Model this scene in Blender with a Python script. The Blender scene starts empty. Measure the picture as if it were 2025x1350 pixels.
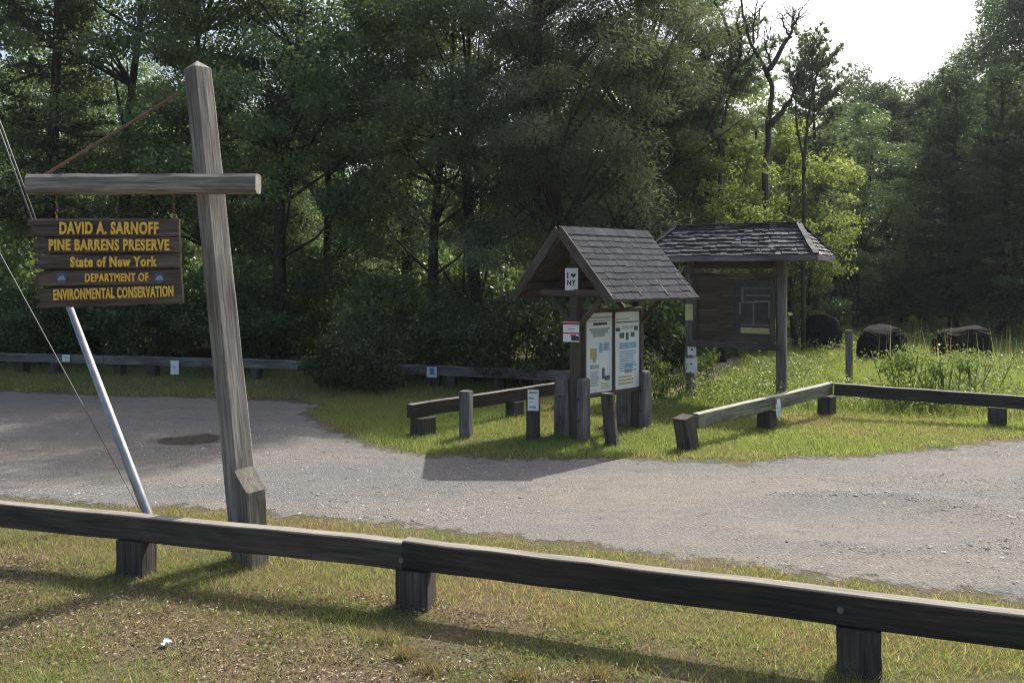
import bpy, math, random
import numpy as np
from mathutils import Vector, Matrix

random.seed(11)
RNG = np.random.default_rng(11)
scene = bpy.context.scene
COL = scene.collection
R = math.radians

# ------------------------------------------------------------------ camera
F, H, CX, HY = 1650.0, 2.5, 1012.5, 540.0       # focal length in photo pixels, eye height, principal point
cd = bpy.data.cameras.new('camera')
cam = bpy.data.objects.new('camera', cd); COL.objects.link(cam)
cam.location = (0, 0, H); cam.rotation_euler = (R(90), 0, 0)
cd.sensor_width = 36.0; cd.lens = F / 2025 * 36.0
cd.shift_y = -(675 - HY) / 2025
cd.clip_start = 0.1; cd.clip_end = 3000
scene.camera = cam

# ------------------------------------------------------------------ sky and sun
SUN_AZ, SUN_EL = 38.0, 48.5                     # degrees right of straight ahead, above the horizon
S = Vector((math.sin(R(SUN_AZ)) * math.cos(R(SUN_EL)), math.cos(R(SUN_AZ)) * math.cos(R(SUN_EL)), math.sin(R(SUN_EL))))
w = bpy.data.worlds.new('World'); scene.world = w; w.use_nodes = True
nt = w.node_tree; bg = nt.nodes['Background']
sky = nt.nodes.new('ShaderNodeTexSky'); sky.sky_type = 'NISHITA'; sky.sun_disc = False
sky.sun_elevation = R(SUN_EL); sky.sun_rotation = R(SUN_AZ)
sky.air_density = 1.0; sky.dust_density = 5.0; sky.ozone_density = 1.0
nt.links.new(sky.outputs[0], bg.inputs[0]); bg.inputs[1].default_value = 0.15
sd_ = bpy.data.lights.new('sun', 'SUN'); sd_.energy = 3.9; sd_.angle = R(0.5); sd_.color = (1.0, 0.97, 0.91)
so = bpy.data.objects.new('sun', sd_); COL.objects.link(so)
so.rotation_euler = S.to_track_quat('Z', 'Y').to_euler(); so.location = (20, 30, 40)
scene.view_settings.view_transform = 'Standard'; scene.view_settings.look = 'None'
scene.view_settings.exposure = 0.75; scene.view_settings.gamma = 1.0
scene.cycles.filter_width = 1.1; scene.cycles.diffuse_bounces = 5; scene.cycles.max_bounces = 8; scene.cycles.transparent_max_bounces = 16
scene.cycles.use_denoising = True; scene.cycles.denoising_prefilter = 'NONE'; scene.cycles.sample_clamp_indirect = 4.0

# ------------------------------------------------------------------ helpers
def G(px, py):
    k = H / (py - HY)
    return np.array([(px - CX) * k, F * k])
def at(px, py, d):
    return np.array([(px - CX) / F * d, d, H - (py - HY) / F * d])

def link(o, parent=None):
    COL.objects.link(o)
    if parent is not None: o.parent = parent
    return o
def tag(o, label=None, cat=None, group=None, kind=None):
    if label: o['label'] = label
    if cat: o['category'] = cat
    if group: o['group'] = group
    if kind: o['kind'] = kind
    return o
def empty(name, loc, label, cat, group=None, rz=0.0):
    o = bpy.data.objects.new(name, None); o.empty_display_size = .3
    o.location = loc; o.rotation_euler = (0, 0, rz)
    return tag(link(o), label, cat, group)

class MB:
    """collects boxes, beams and tubes; grain = coordinates along/across every piece"""
    def __init__(s): s.v, s.f, s.g, s.t = [], [], [], []
    def add(s, verts, faces, grain=None, tint=None):
        n = len(s.v)
        s.v += [tuple(map(float, p)) for p in verts]
        s.f += [tuple(i + n for i in f) for f in faces]
        s.g += [tuple(map(float, p)) for p in (grain if grain is not None else verts)]
        s.t += [float(random.random() if tint is None else tint)] * len(verts)
    def build(s, name, mat, parent=None, base=(0, 0, 0), smooth=False):
        me = bpy.data.meshes.new(name)
        b = np.array(base, float)
        me.from_pydata([tuple(np.array(p) - b) for p in s.v], [], s.f)
        a = me.attributes.new('grain', 'FLOAT_VECTOR', 'POINT')
        a.data.foreach_set('vector', np.array(s.g, np.float32).ravel())
        a = me.attributes.new('tint', 'FLOAT', 'POINT')
        a.data.foreach_set('value', np.array(s.t, np.float32))
        if smooth: me.polygons.foreach_set('use_smooth', [True] * len(me.polygons))
        me.materials.append(mat); me.update()
        return link(bpy.data.objects.new(name, me), parent)

def beam(mb, p0, p1, w, h, up=(0, 0, 1), ch=.012, seg=None, wob=.004, tip=0.0, tipslant=0.0, taper=1.0, tint=None):
    """chamfered timber from p0 to p1; w across, h along 'up'; tip = length of a pyramid at p1"""
    p0, p1 = Vector(p0), Vector(p1); ax = p1 - p0; L = ax.length; ax.normalize()
    upv = Vector(up)
    if abs(upv.normalized().dot(ax)) > .98: upv = Vector((0, 1, 0))
    side = ax.cross(upv).normalized(); upv = side.cross(ax).normalized()
    n = seg or max(1, int(L / .35)); a, b = w / 2, h / 2; ch = min(ch, a * .4, b * .4)
    prof = [(-a + ch, -b), (a - ch, -b), (a, -b + ch), (a, b - ch), (a - ch, b), (-a + ch, b), (-a, b - ch), (-a, -b + ch)]
    off = random.uniform(0, 50); vs, gs, fs = [], [], []
    rings = [(i / n, 1.0) for i in range(n + 1)]
    for i, (t, sc) in enumerate(rings):
        k = 1 + (taper - 1) * t
        jx, jy = random.uniform(-wob, wob), random.uniform(-wob, wob)
        for (x, y) in prof:
            sl = tipslant * (x / a) if i == n else 0
            p = p0 + ax * (t * L + sl) + side * (x * k + jx) + upv * (y * k + jy)
            vs.append(p); gs.append((t * L + off, x + off, y))
    for i in range(n):
        for j in range(8):
            k = (j + 1) % 8
            fs.append((i * 8 + j, i * 8 + k, i * 8 + 8 + k, i * 8 + 8 + j))
    # caps have their own vertices so that the end grain reads across
    m = len(vs)
    for j in range(8): vs.append(vs[j]); gs.append((off, prof[j][0] + off, prof[j][1]))
    fs.append(tuple(m + j for j in reversed(range(8))))
    if tip > 0:
        vs.append(p1 + ax * tip); gs.append((L + tip + off, off, 0)); m2 = len(vs) - 1
        for j in range(8): fs.append((n * 8 + j, n * 8 + (j + 1) % 8, m2))
    else:
        m2 = len(vs)
        for j in range(8): vs.append(vs[n * 8 + j]); gs.append((off, prof[j][0] * 3 + off, prof[j][1] * 3))
        fs.append(tuple(m2 + j for j in range(8)))
    mb.add(vs, fs, gs, tint)

def tube(mb, pts, rad, sides=6, tint=None, cap=True):
    pts = [Vector(p) for p in pts]; n = len(pts)
    if not hasattr(rad, '__len__'): rad = [rad] * n
    vs, gs, fs = [], [], []; acc = 0; off = random.uniform(0, 50)
    for i, p in enumerate(pts):
        d = (pts[min(i + 1, n - 1)] - pts[max(i - 1, 0)]).normalized()
        ref = Vector((0, 0, 1)) if abs(d.z) < .9 else Vector((1, 0, 0))
        x = d.cross(ref).normalized(); y = d.cross(x).normalized()
        if i: acc += (p - pts[i - 1]).length
        for k in range(sides):
            t = 2 * math.pi * k / sides
            vs.append(p + (x * math.cos(t) + y * math.sin(t)) * rad[i])
            gs.append((acc + off, math.cos(t) * rad[i] + off, math.sin(t) * rad[i]))
    for i in range(n - 1):
        for k in range(sides):
            q = (k + 1) % sides
            fs.append((i * sides + k, i * sides + q, i * sides + sides + q, i * sides + sides + k))
    if cap:
        fs.append(tuple(reversed(range(sides)))); fs.append(tuple((n - 1) * sides + k for k in range(sides)))
    mb.add(vs, fs, gs, tint)

def slab(mb, c, ux, uy, w, h, th, tint=None, bow=0.0, n=6):
    """thin sheet centred on c spanned by ux, uy (unit); thickness toward ux x uy; bow bends it"""
    c, ux, uy = Vector(c), Vector(ux).normalized(), Vector(uy).normalized(); nz = ux.cross(uy).normalized()
    vs, fs, gs = [], [], []
    for side in (0, 1):
        for i in range(n + 1):
            for j in range(n + 1):
                x, y = i / n - .5, j / n - .5
                b = bow * (4 * x * x) + bow * .6 * math.sin(5 * y + 3 * x)
                vs.append(c + ux * (x * w) + uy * (y * h) + nz * (b + side * th)); gs.append((x * w, y * h, side * th))
    m = (n + 1) ** 2
    for i in range(n):
        for j in range(n):
            a = i * (n + 1) + j; q = (a, a + n + 1, a + n + 2, a + 1)
            fs.append(tuple(reversed(q))); fs.append(tuple(k + m for k in q))
    ring = [i * (n + 1) for i in range(n + 1)] + [n * (n + 1) + j for j in range(1, n + 1)] + \
           [i * (n + 1) + n for i in range(n - 1, -1, -1)] + [j for j in range(n - 1, 0, -1)]
    for a, b_ in zip(ring, ring[1:] + ring[:1]): fs.append((a, b_, b_ + m, a + m))
    mb.add(vs, fs, gs, tint)

def quads_mesh(name, mat, V, nper, tint, parent=None, base=(0, 0, 0), extra=None):
    """V: (N*nper,3) vertices, every nper consecutive ones a face"""
    me = bpy.data.meshes.new(name); N = len(V) // nper
    me.vertices.add(len(V)); me.vertices.foreach_set('co', (V - np.array(base)).astype(np.float32).ravel())
    me.loops.add(len(V)); me.loops.foreach_set('vertex_index', np.arange(len(V), dtype=np.int32))
    me.polygons.add(N); me.polygons.foreach_set('loop_start', np.arange(0, len(V), nper, dtype=np.int32))
    a = me.attributes.new('tint', 'FLOAT', 'POINT'); a.data.foreach_set('value', np.repeat(tint, nper).astype(np.float32))
    if extra is not None:
        a = me.attributes.new('dry', 'FLOAT', 'POINT'); a.data.foreach_set('value', np.repeat(extra, nper).astype(np.float32))
    me.materials.append(mat); me.update(calc_edges=True)
    return link(bpy.data.objects.new(name, me), parent)

def unit(a): return a / np.maximum(np.linalg.norm(a, axis=-1, keepdims=True), 1e-9)
def leaf_quads(c, a, hw, rng):
    """diamond leaves: base c, length vector a, half width hw"""
    r = unit(rng.normal(size=c.shape)); b = unit(np.cross(a, r)) * np.asarray(hw)[:, None]
    V = np.empty((len(c), 4, 3)); V[:, 0] = c; V[:, 1] = c + .45 * a + b; V[:, 2] = c + a; V[:, 3] = c + .45 * a - b
    return V.reshape(-1, 3)

# smooth value noise on numpy arrays
_tab = np.random.default_rng(5).random((256, 256))
def vnoise(x, y, s=1.0):
    x = np.asarray(x) / s + 100; y = np.asarray(y) / s + 100
    i, j = np.floor(x).astype(int), np.floor(y).astype(int); fx, fy = x - i, y - j
    fx = fx * fx * (3 - 2 * fx); fy = fy * fy * (3 - 2 * fy); i0, i1, j0, j1 = i % 256, (i + 1) % 256, j % 256, (j + 1) % 256
    return (_tab[i0, j0] * (1 - fx) + _tab[i1, j0] * fx) * (1 - fy) + (_tab[i0, j1] * (1 - fx) + _tab[i1, j1] * fx) * fy
def fbm(x, y, s=1.0): return .55 * vnoise(x, y, s) + .3 * vnoise(x + 31, y + 7, s / 2.1) + .15 * vnoise(x + 5, y + 71, s / 4.3)
def hz(x, y):
    """height of the ground: gentle lumps and wheel ruts"""
    rut = np.hypot((x - 3.6) / 1.45, (y - 8.45) / .95)         # the dished hollow in the lot
    return .05 * (fbm(x, y, 3.0) - .5) + .02 * (fbm(x + 50, y, .7) - .5) + .045 * np.exp(-((rut - 1) / .2) ** 2) - .035 * np.exp(-rut ** 2 * 1.5)
def h1(x, y): return float(hz(np.array([x]), np.array([y]))[0])

def poly_sd(px, py, P):
    """signed distance, positive inside polygon P"""
    P = np.asarray(P); d2 = np.full(px.shape, 1e18); ins = np.zeros(px.shape, bool)
    for (x0, y0), (x1, y1) in zip(P, np.roll(P, -1, 0)):
        ex, ey = x1 - x0, y1 - y0
        t = np.clip(((px - x0) * ex + (py - y0) * ey) / (ex * ex + ey * ey + 1e-12), 0, 1)
        d2 = np.minimum(d2, (px - x0 - t * ex) ** 2 + (py - y0 - t * ey) ** 2)
        c = ((y0 > py) != (y1 > py)) & (px < (x1 - x0) * (py - y0) / (y1 - y0 + 1e-12) + x0); ins ^= c
    return np.where(ins, 1, -1) * np.sqrt(d2)

# ------------------------------------------------------------------ materials
def M(name):
    m = bpy.data.materials.new(name); m.use_nodes = True
    t = m.node_tree; return m, t, t.nodes['Principled BSDF']
def N(t, kind, **kw):
    n = t.nodes.new(kind)
    for k, v in kw.items():
        if k in n.inputs: n.inputs[k].default_value = v
        else: setattr(n, k, v)
    return n
def ramp(t, src, stops):
    r = t.nodes.new('ShaderNodeValToRGB'); e = r.color_ramp.elements
    while len(e) < len(stops): e.new(.5)
    for k, (p, c) in enumerate(stops): e[k].position = p; e[k].color = (*c, 1) if len(c) == 3 else c
    t.links.new(src, r.inputs[0]); return r
def mapped(t, src, scale):
    m = t.nodes.new('ShaderNodeMapping'); m.inputs['Scale'].default_value = scale
    t.links.new(src, m.inputs[0]); return m.outputs[0]
def mixc(t, fac, a, b, blend='MIX'):
    m = t.nodes.new('ShaderNodeMix'); m.data_type = 'RGBA'; m.blend_type = blend
    for s, v in ((0, fac), (6, a), (7, b)):
        if isinstance(v, bpy.types.NodeSocket): t.links.new(v, m.inputs[s])
        else: m.inputs[s].default_value = v if s == 0 else (*v, 1)
    return m.outputs[2]

def wood(name, dark, mid, light, rough=.85, bump=.5, moss=None, sunlit_bleached=None):
    m, t, p = M(name); L = t.links
    at_ = N(t, 'ShaderNodeAttribute', attribute_name='grain')
    n1 = N(t, 'ShaderNodeTexNoise', Scale=1.0, Detail=6.0, Roughness=.65); L.new(mapped(t, at_.outputs['Vector'], (2.2, 42, 42)), n1.inputs['Vector'])
    n2 = N(t, 'ShaderNodeTexNoise', Scale=1.0, Detail=4.0); L.new(mapped(t, at_.outputs['Vector'], (1.6, 6, 6)), n2.inputs['Vector'])
    n3 = N(t, 'ShaderNodeTexNoise', Scale=1.0, Detail=3.0, Roughness=.5); L.new(mapped(t, at_.outputs['Vector'], (1.1, 30, 30)), n3.inputs['Vector'])
    c = ramp(t, n1.outputs[0], [(.3, dark), (.52, mid), (.75, light)]).outputs[0]
    c2 = ramp(t, n2.outputs[0], [(.3, (.55, .55, .55)), (.65, (1.1, 1.08, 1.05))]).outputs[0]
    c = mixc(t, 1.0, c, c2, 'MULTIPLY')
    cr = ramp(t, n3.outputs[0], [(.0, (1, 1, 1)), (.31, (1, 1, 1)), (.335, (.3, .28, .26)), (.37, (1, 1, 1))]).outputs[0]
    c = mixc(t, .9, c, cr, 'MULTIPLY')
    if sunlit_bleached:                  # a rail's weathered upper face is painted paler to look sunlit
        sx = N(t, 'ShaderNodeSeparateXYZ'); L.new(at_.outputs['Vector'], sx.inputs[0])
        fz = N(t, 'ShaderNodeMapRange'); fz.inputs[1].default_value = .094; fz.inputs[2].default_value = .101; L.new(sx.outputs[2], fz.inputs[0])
        bl = ramp(t, n1.outputs[0], [(.3, tuple(.45 * q for q in sunlit_bleached)), (.6, sunlit_bleached)]).outputs[0]
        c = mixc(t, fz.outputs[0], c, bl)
    if moss:
        nm = N(t, 'ShaderNodeTexNoise', Scale=7.0, Detail=5.0); L.new(at_.outputs['Vector'], nm.inputs['Vector'])
        f = ramp(t, nm.outputs[0], [(.55, (0, 0, 0)), (.68, (1, 1, 1))]).outputs[0]
        mm = N(t, 'ShaderNodeMath', operation='MULTIPLY'); L.new(f, mm.inputs[0]); mm.inputs[1].default_value = .7
        c = mixc(t, mm.outputs[0], c, moss)
    L.new(c, p.inputs['Base Color']); p.inputs['Roughness'].default_value = rough
    p.inputs['Specular IOR Level'].default_value = .3
    b = N(t, 'ShaderNodeBump', Strength=bump, Distance=.012); L.new(n1.outputs[0], b.inputs['Height']); L.new(b.outputs[0], p.inputs['Normal'])
    return m

def tinted(name, stops, rough=.8, spec=.3, noise=None, bump=0.0):
    m, t, p = M(name); L = t.links
    a = N(t, 'ShaderNodeAttribute', attribute_name='tint')
    c = ramp(t, a.outputs['Fac'], stops).outputs[0]
    if noise:
        tc = N(t, 'ShaderNodeTexCoord'); n = N(t, 'ShaderNodeTexNoise', Scale=noise, Detail=6.0, Roughness=.7)
        L.new(tc.outputs['Object'], n.inputs['Vector'])
        c = mixc(t, 1.0, c, ramp(t, n.outputs[0], [(.3, (.5, .5, .5)), (.7, (1.3, 1.3, 1.3))]).outputs[0], 'MULTIPLY')
        if bump:
            b = N(t, 'ShaderNodeBump', Strength=bump, Distance=.02); L.new(n.outputs[0], b.inputs['Height']); L.new(b.outputs[0], p.inputs['Normal'])
    L.new(c, p.inputs['Base Color']); p.inputs['Roughness'].default_value = rough; p.inputs['Specular IOR Level'].default_value = spec
    return m

def leafmat(name, stops, trans=.35, tcol=1.4, rough=.6, spec=.25, dry=None):
    m, t, p = M(name); L = t.links
    a = N(t, 'ShaderNodeAttribute', attribute_name='tint'); oi = N(t, 'ShaderNodeObjectInfo')
    c = ramp(t, a.outputs['Fac'], stops).outputs[0]
    if dry:
        d = N(t, 'ShaderNodeAttribute', attribute_name='dry')
        c = mixc(t, d.outputs['Fac'], c, ramp(t, a.outputs['Fac'], dry).outputs[0])
    else:
        hs = N(t, 'ShaderNodeHueSaturation'); L.new(c, hs.inputs['Color'])
        mr = N(t, 'ShaderNodeMapRange'); mr.inputs[3].default_value = .62; mr.inputs[4].default_value = 1.35
        L.new(oi.outputs['Random'], mr.inputs[0]); L.new(mr.outputs[0], hs.inputs['Value']); c = hs.outputs[0]
        m2 = N(t, 'ShaderNodeMath', operation='FRACT'); m3 = N(t, 'ShaderNodeMath', operation='MULTIPLY'); L.new(oi.outputs['Random'], m3.inputs[0]); m3.inputs[1].default_value = 7.31; L.new(m3.outputs[0], m2.inputs[0])
        mh = N(t, 'ShaderNodeMapRange'); mh.inputs[3].default_value = .475; mh.inputs[4].default_value = .52; L.new(m2.outputs[0], mh.inputs[0]); L.new(mh.outputs[0], hs.inputs['Hue'])
    L.new(c, p.inputs['Base Color']); p.inputs['Roughness'].default_value = rough; p.inputs['Specular IOR Level'].default_value = spec
    tr = N(t, 'ShaderNodeBsdfTranslucent'); L.new(mixc(t, 1.0, c, (tcol, tcol, tcol * .6), 'MULTIPLY'), tr.inputs[0])
    mx = N(t, 'ShaderNodeMixShader'); mx.inputs[0].default_value = trans
    L.new(p.outputs[0], mx.inputs[1]); L.new(tr.outputs[0], mx.inputs[2])
    L.new(mx.outputs[0], t.nodes['Material Output'].inputs['Surface'])
    return m

def flat(name, col, rough=.7, metal=0.0, spec=.3, var=.15, scale=14):
    m, t, p = M(name); L = t.links
    tc = N(t, 'ShaderNodeTexCoord'); n = N(t, 'ShaderNodeTexNoise', Scale=scale, Detail=4.0); L.new(tc.outputs['Object'], n.inputs['Vector'])
    lo = tuple(c * (1 - var) for c in col); hi = tuple(min(1, c * (1 + var)) for c in col)
    L.new(ramp(t, n.outputs[0], [(.3, lo), (.7, hi)]).outputs[0], p.inputs['Base Color'])
    p.inputs['Roughness'].default_value = rough; p.inputs['Metallic'].default_value = metal; p.inputs['Specular IOR Level'].default_value = spec
    return m

W_RAIL = wood('rail timber', (.034, .030, .025), (.078, .069, .058), (.135, .122, .104))
W_RAILTOP = wood('rail timber with bleached top', (.022, .019, .016), (.046, .040, .033), (.085, .075, .063), sunlit_bleached=(.26, .235, .195))
W_RAILPALE = wood('paler rail timber with bleached top', (.036, .031, .025), (.078, .068, .056), (.125, .112, .094), sunlit_bleached=(.28, .255, .21))
W_POST = wood('sign post timber', (.10, .092, .08), (.26, .242, .218), (.43, .41, .375))
W_GREY = wood('weathered grey timber', (.07, .065, .06), (.17, .16, .15), (.30, .29, .275))
W_MOSS = wood('mossy rail timber', (.07, .07, .05), (.17, .17, .13), (.30, .30, .25), moss=(.20, .25, .12), sunlit_bleached=(.42, .40, .34))
W_KIOSK = wood('kiosk timber', (.04, .032, .026), (.095, .078, .064), (.17, .145, .12))
W_SIGN = wood('sign plank', (.05, .036, .031), (.125, .094, .08), (.21, .168, .148))
W_STUB = wood('mossy stub timber', (.06, .055, .046), (.16, .147, .128), (.28, .262, .235), moss=(.10, .095, .05))
W_PLY = wood('plywood', (.05, .040, .026), (.085, .067, .045), (.12, .098, .068), bump=.1)
BARK = wood('bark', (.02, .016, .013), (.055, .046, .038), (.11, .095, .08), bump=1.0)
DEADBARK = wood('bare bark', (.03, .025, .02), (.075, .062, .05), (.13, .11, .09), bump=1.0)
SHINGLE = tinted('grey roof shingle', [(0, (.023, .026, .031)), (.5, (.033, .037, .043)), (1, (.05, .055, .062))], .9, .18, 30, .5)
SHAKE = tinted('wood shake', [(0, (.02, .021, .025)), (.55, (.045, .047, .054)), (.8, (.075, .079, .088)), (1, (.20, .205, .215))], .7, .3, 22, .7)
GALV = flat('galvanised steel', (.30, .31, .32), .45, .8, .5, .2, 9)
RUST = flat('rusty rod', (.22, .12, .08), .7, .3)
CABLE = flat('steel cable', (.16, .155, .15), .6, .3)
YELLOW = flat('yellow letter paint', (.85, .52, .08), .55, 0, .4, .25, 30)
PAPER = flat('white paper', (.74, .74, .74), .8, 0, .2, .05)
PAPERB = flat('bluish paper', (.62, .68, .76), .8, 0, .2, .06)
POSTER = flat('poster paper', (.60, .66, .64), .35, 0, .5, .06, 5)
YELPAPER = flat('yellow paper', (.48, .52, .22), .8, 0, .2, .05)
INK = flat('dark print', (.05, .055, .06), .6)
INKGREY = flat('grey print', (.30, .33, .34), .6)
INKBLUE = flat('blue print', (.22, .36, .48), .6)
INKTEAL = flat('teal print', (.10, .28, .36), .6)
INKTAN = flat('tan print', (.42, .36, .18), .6)
INKGREEN = flat('dark green print', (.06, .11, .10), .6)
REDP = flat('red print', (.45, .03, .05), .6)
NAVY = flat('navy emblem paint', (.07, .12, .20), .6)
MAPDARK = flat('map print', (.035, .036, .034), .5, 0, .4, .4, 8)
MAPLINE = flat('map lines', (.17, .15, .12), .6)
BLACKM = flat('black frame', (.02, .02, .02), .5)
BOULDER = tinted('dark boulder', [(0, (.006, .006, .0055)), (1, (.012, .0115, .011))], .9, .1, 6, 1.0)
CONC = tinted('concrete', [(0, (.3, .29, .28)), (1, (.38, .37, .36))], .9, .2, 20, .4)

PINE = leafmat('pine needles', [(0, (.055, .085, .052)), (.5, (.125, .17, .105)), (1, (.24, .28, .18))], .42, 1.35)
PINESOFT = leafmat('soft pine needles', [(0, (.06, .088, .055)), (.5, (.15, .195, .125)), (1, (.30, .345, .23))], .42, 1.35, .8, .1)
OAK = leafmat('oak leaves', [(0, (.055, .085, .04)), (.5, (.11, .155, .07)), (1, (.20, .25, .11))], .42, 1.5, .38, .5)
LIME = leafmat('light green leaves', [(0, (.08, .12, .032)), (.5, (.145, .19, .055)), (1, (.25, .295, .11))], .42, 1.45)
CEDAR = leafmat('cedar sprays', [(0, (.03, .055, .033)), (.5, (.075, .115, .062)), (1, (.17, .22, .11))], .38, 1.4)
SHRUB = leafmat('shrub leaves', [(0, (.035, .058, .025)), (.5, (.065, .10, .04)), (1, (.12, .165, .065))], .4, 1.5, .33, .5)
GRASSM = leafmat('grass blades', [(0, (.10, .145, .035)), (.5, (.185, .245, .07)), (1, (.32, .365, .145))], .48, 1.8,
                 dry=[(0, (.13, .098, .062)), (.5, (.25, .195, .13)), (1, (.44, .37, .265))])
WEEDM = leafmat('weed leaves', [(0, (.06, .10, .025)), (.5, (.12, .175, .05)), (1, (.22, .28, .09))], .45, 1.6, .45, .4)
FLOWER = flat('white flower', (.75, .75, .68), .7)
LITTER = tinted('leaf litter', [(0, (.10, .07, .045)), (.5, (.24, .17, .11)), (.85, (.34, .27, .19)), (1, (.5, .44, .36))], .85, .2)
STONE = tinted('pebbles', [(0, (.13, .13, .127)), (.5, (.21, .205, .20)), (.85, (.36, .35, .33)), (1, (.58, .57, .54))], .85, .3)

def ground_mat():
    m, t, p = M('soil and turf'); L = t.links
    tc = N(t, 'ShaderNodeTexCoord'); o = tc.outputs['Object']
    n1 = N(t, 'ShaderNodeTexNoise', Scale=.9, Detail=8.0, Roughness=.65); L.new(o, n1.inputs['Vector'])
    n2 = N(t, 'ShaderNodeTexNoise', Scale=28.0, Detail=6.0, Roughness=.7); L.new(o, n2.inputs['Vector'])
    c = ramp(t, n1.outputs[0], [(.36, (.145, .11, .075)), (.5, (.115, .10, .055)), (.66, (.075, .095, .035))]).outputs[0]
    c = mixc(t, 1.0, c, ramp(t, n2.outputs[0], [(.3, (.5, .5, .5)), (.7, (1.4, 1.35, 1.3))]).outputs[0], 'MULTIPLY')
    L.new(c, p.inputs['Base Color']); p.inputs['Roughness'].default_value = .95; p.inputs['Specular IOR Level'].default_value = .1
    b = N(t, 'ShaderNodeBump', Strength=.8, Distance=.03); L.new(n2.outputs[0], b.inputs['Height']); L.new(b.outputs[0], p.inputs['Normal'])
    return m
def lot_mat(name='gravel', a=(.162, .160, .154), b_=(.202, .184, .160), soft=.35):
    m, t, p = M(name); L = t.links
    tc = N(t, 'ShaderNodeTexCoord'); o = tc.outputs['Object']
    big = N(t, 'ShaderNodeTexNoise', Scale=.55, Detail=6.0, Roughness=.6, Distortion=.6); L.new(mapped(t, o, (.38, 1.5, 1)), big.inputs['Vector'])
    fine = N(t, 'ShaderNodeTexNoise', Scale=34.0, Detail=8.0, Roughness=.75); L.new(o, fine.inputs['Vector'])
    vor = N(t, 'ShaderNodeTexVoronoi', Scale=44.0); L.new(o, vor.inputs['Vector'])
    vorb = N(t, 'ShaderNodeTexVoronoi', Scale=17.0); L.new(o, vorb.inputs['Vector'])
    c = ramp(t, big.outputs[0], [(.38, a), (.60, b_)]).outputs[0]
    c = mixc(t, 1.0, c, ramp(t, fine.outputs[0], [(.28, (.6, .6, .6)), (.5, (1, 1, 1)), (.75, (1.3, 1.29, 1.27))]).outputs[0], 'MULTIPLY')
    mid = N(t, 'ShaderNodeTexNoise', Scale=4.5, Detail=8.0, Roughness=.7, Distortion=.8); L.new(mapped(t, o, (.6, 1.5, 1)), mid.inputs['Vector'])
    c = mixc(t, 1.0, c, ramp(t, mid.outputs[0], [(.33, (.74, .74, .75)), (.45, (.97, .97, .97)), (.56, (1.0, .99, .97)), (.68, (1.22, 1.19, 1.14))]).outputs[0], 'MULTIPLY')
    st = ramp(t, vor.outputs['Color'], [(.1, (.8, .8, .8)), (.9, (1.18, 1.17, 1.16))]).outputs[0]
    c = mixc(t, .7, c, st, 'MULTIPLY')
    L.new(c, p.inputs['Base Color']); p.inputs['Roughness'].default_value = .35 if 'wet' in name else .95; p.inputs['Specular IOR Level'].default_value = .5 if 'wet' in name else .15
    ad = N(t, 'ShaderNodeMath', operation='MULTIPLY_ADD'); L.new(vor.outputs['Distance'], ad.inputs[0]); ad.inputs[1].default_value = -.8; L.new(fine.outputs[0], ad.inputs[2])
    b = N(t, 'ShaderNodeBump', Strength=.8, Distance=.02); L.new(ad.outputs[0], b.inputs['Height']); L.new(b.outputs[0], p.inputs['Normal'])
    # the edge thins out into the turf
    e = N(t, 'ShaderNodeAttribute', attribute_name='tint')
    n = N(t, 'ShaderNodeTexNoise', Scale=3.2, Detail=8.0, Roughness=.75); L.new(o, n.inputs['Vector'])
    k = N(t, 'ShaderNodeMath', operation='MULTIPLY_ADD'); L.new(n.outputs[0], k.inputs[0]); k.inputs[1].default_value = soft * 4; L.new(e.outputs['Fac'], k.inputs[2])
    mr = N(t, 'ShaderNodeMapRange', interpolation_type='SMOOTHSTEP'); L.new(k.outputs[0], mr.inputs[0])
    mr.inputs[1].default_value = soft * 2 - .06; mr.inputs[2].default_value = soft * 2 + .16
    tr = N(t, 'ShaderNodeBsdfTransparent'); mx = N(t, 'ShaderNodeMixShader')
    L.new(mr.outputs[0], mx.inputs[0]); L.new(tr.outputs[0], mx.inputs[1]); L.new(p.outputs[0], mx.inputs[2])
    L.new(mx.outputs[0], t.nodes['Material Output'].inputs['Surface'])
    return m

# ------------------------------------------------------------------ ground, lot, path
def axis(lo, hi, step, far):
    a = list(np.arange(lo, hi + 1e-6, step)); s = step; x = lo
    while x > -far: s *= 1.35; x -= s; a.insert(0, x)
    s = step; x = hi
    while x < far: s *= 1.35; x += s; a.append(x)
    return np.array(a)
XS, YS = axis(-16, 16, .2, 900), axis(1, 24, .2, 900)
GX, GY = np.meshgrid(XS, YS, indexing='ij'); GZ = hz(GX, GY)

def sheet(name, mat, mask_fn=None, lift=0.0, attr=None):
    nx, ny = GX.shape; idx = np.arange(nx * ny).reshape(nx, ny)
    V = np.stack([GX, GY, GZ + lift], -1).reshape(-1, 3)
    q = np.stack([idx[:-1, :-1], idx[1:, :-1], idx[1:, 1:], idx[:-1, 1:]], -1).reshape(-1, 4)
    t = None
    if attr is not None:
        t = attr.reshape(-1); q = q[(t[q] > -.8).any(1)]
        used = np.unique(q); rm = np.full(len(V), -1); rm[used] = np.arange(len(used)); V, t, q = V[used], t[used], rm[q]
    me = bpy.data.meshes.new(name); me.from_pydata(V.tolist(), [], q.tolist())
    if t is not None:
        a = me.attributes.new('tint', 'FLOAT', 'POINT'); a.data.foreach_set('value', t.astype(np.float32))
    me.polygons.foreach_set('use_smooth', [True] * len(me.polygons)); me.materials.append(mat); me.update()
    o = link(bpy.data.objects.new(name, me)); o['kind'] = 'structure'; return o
sheet('ground', ground_mat())

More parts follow.
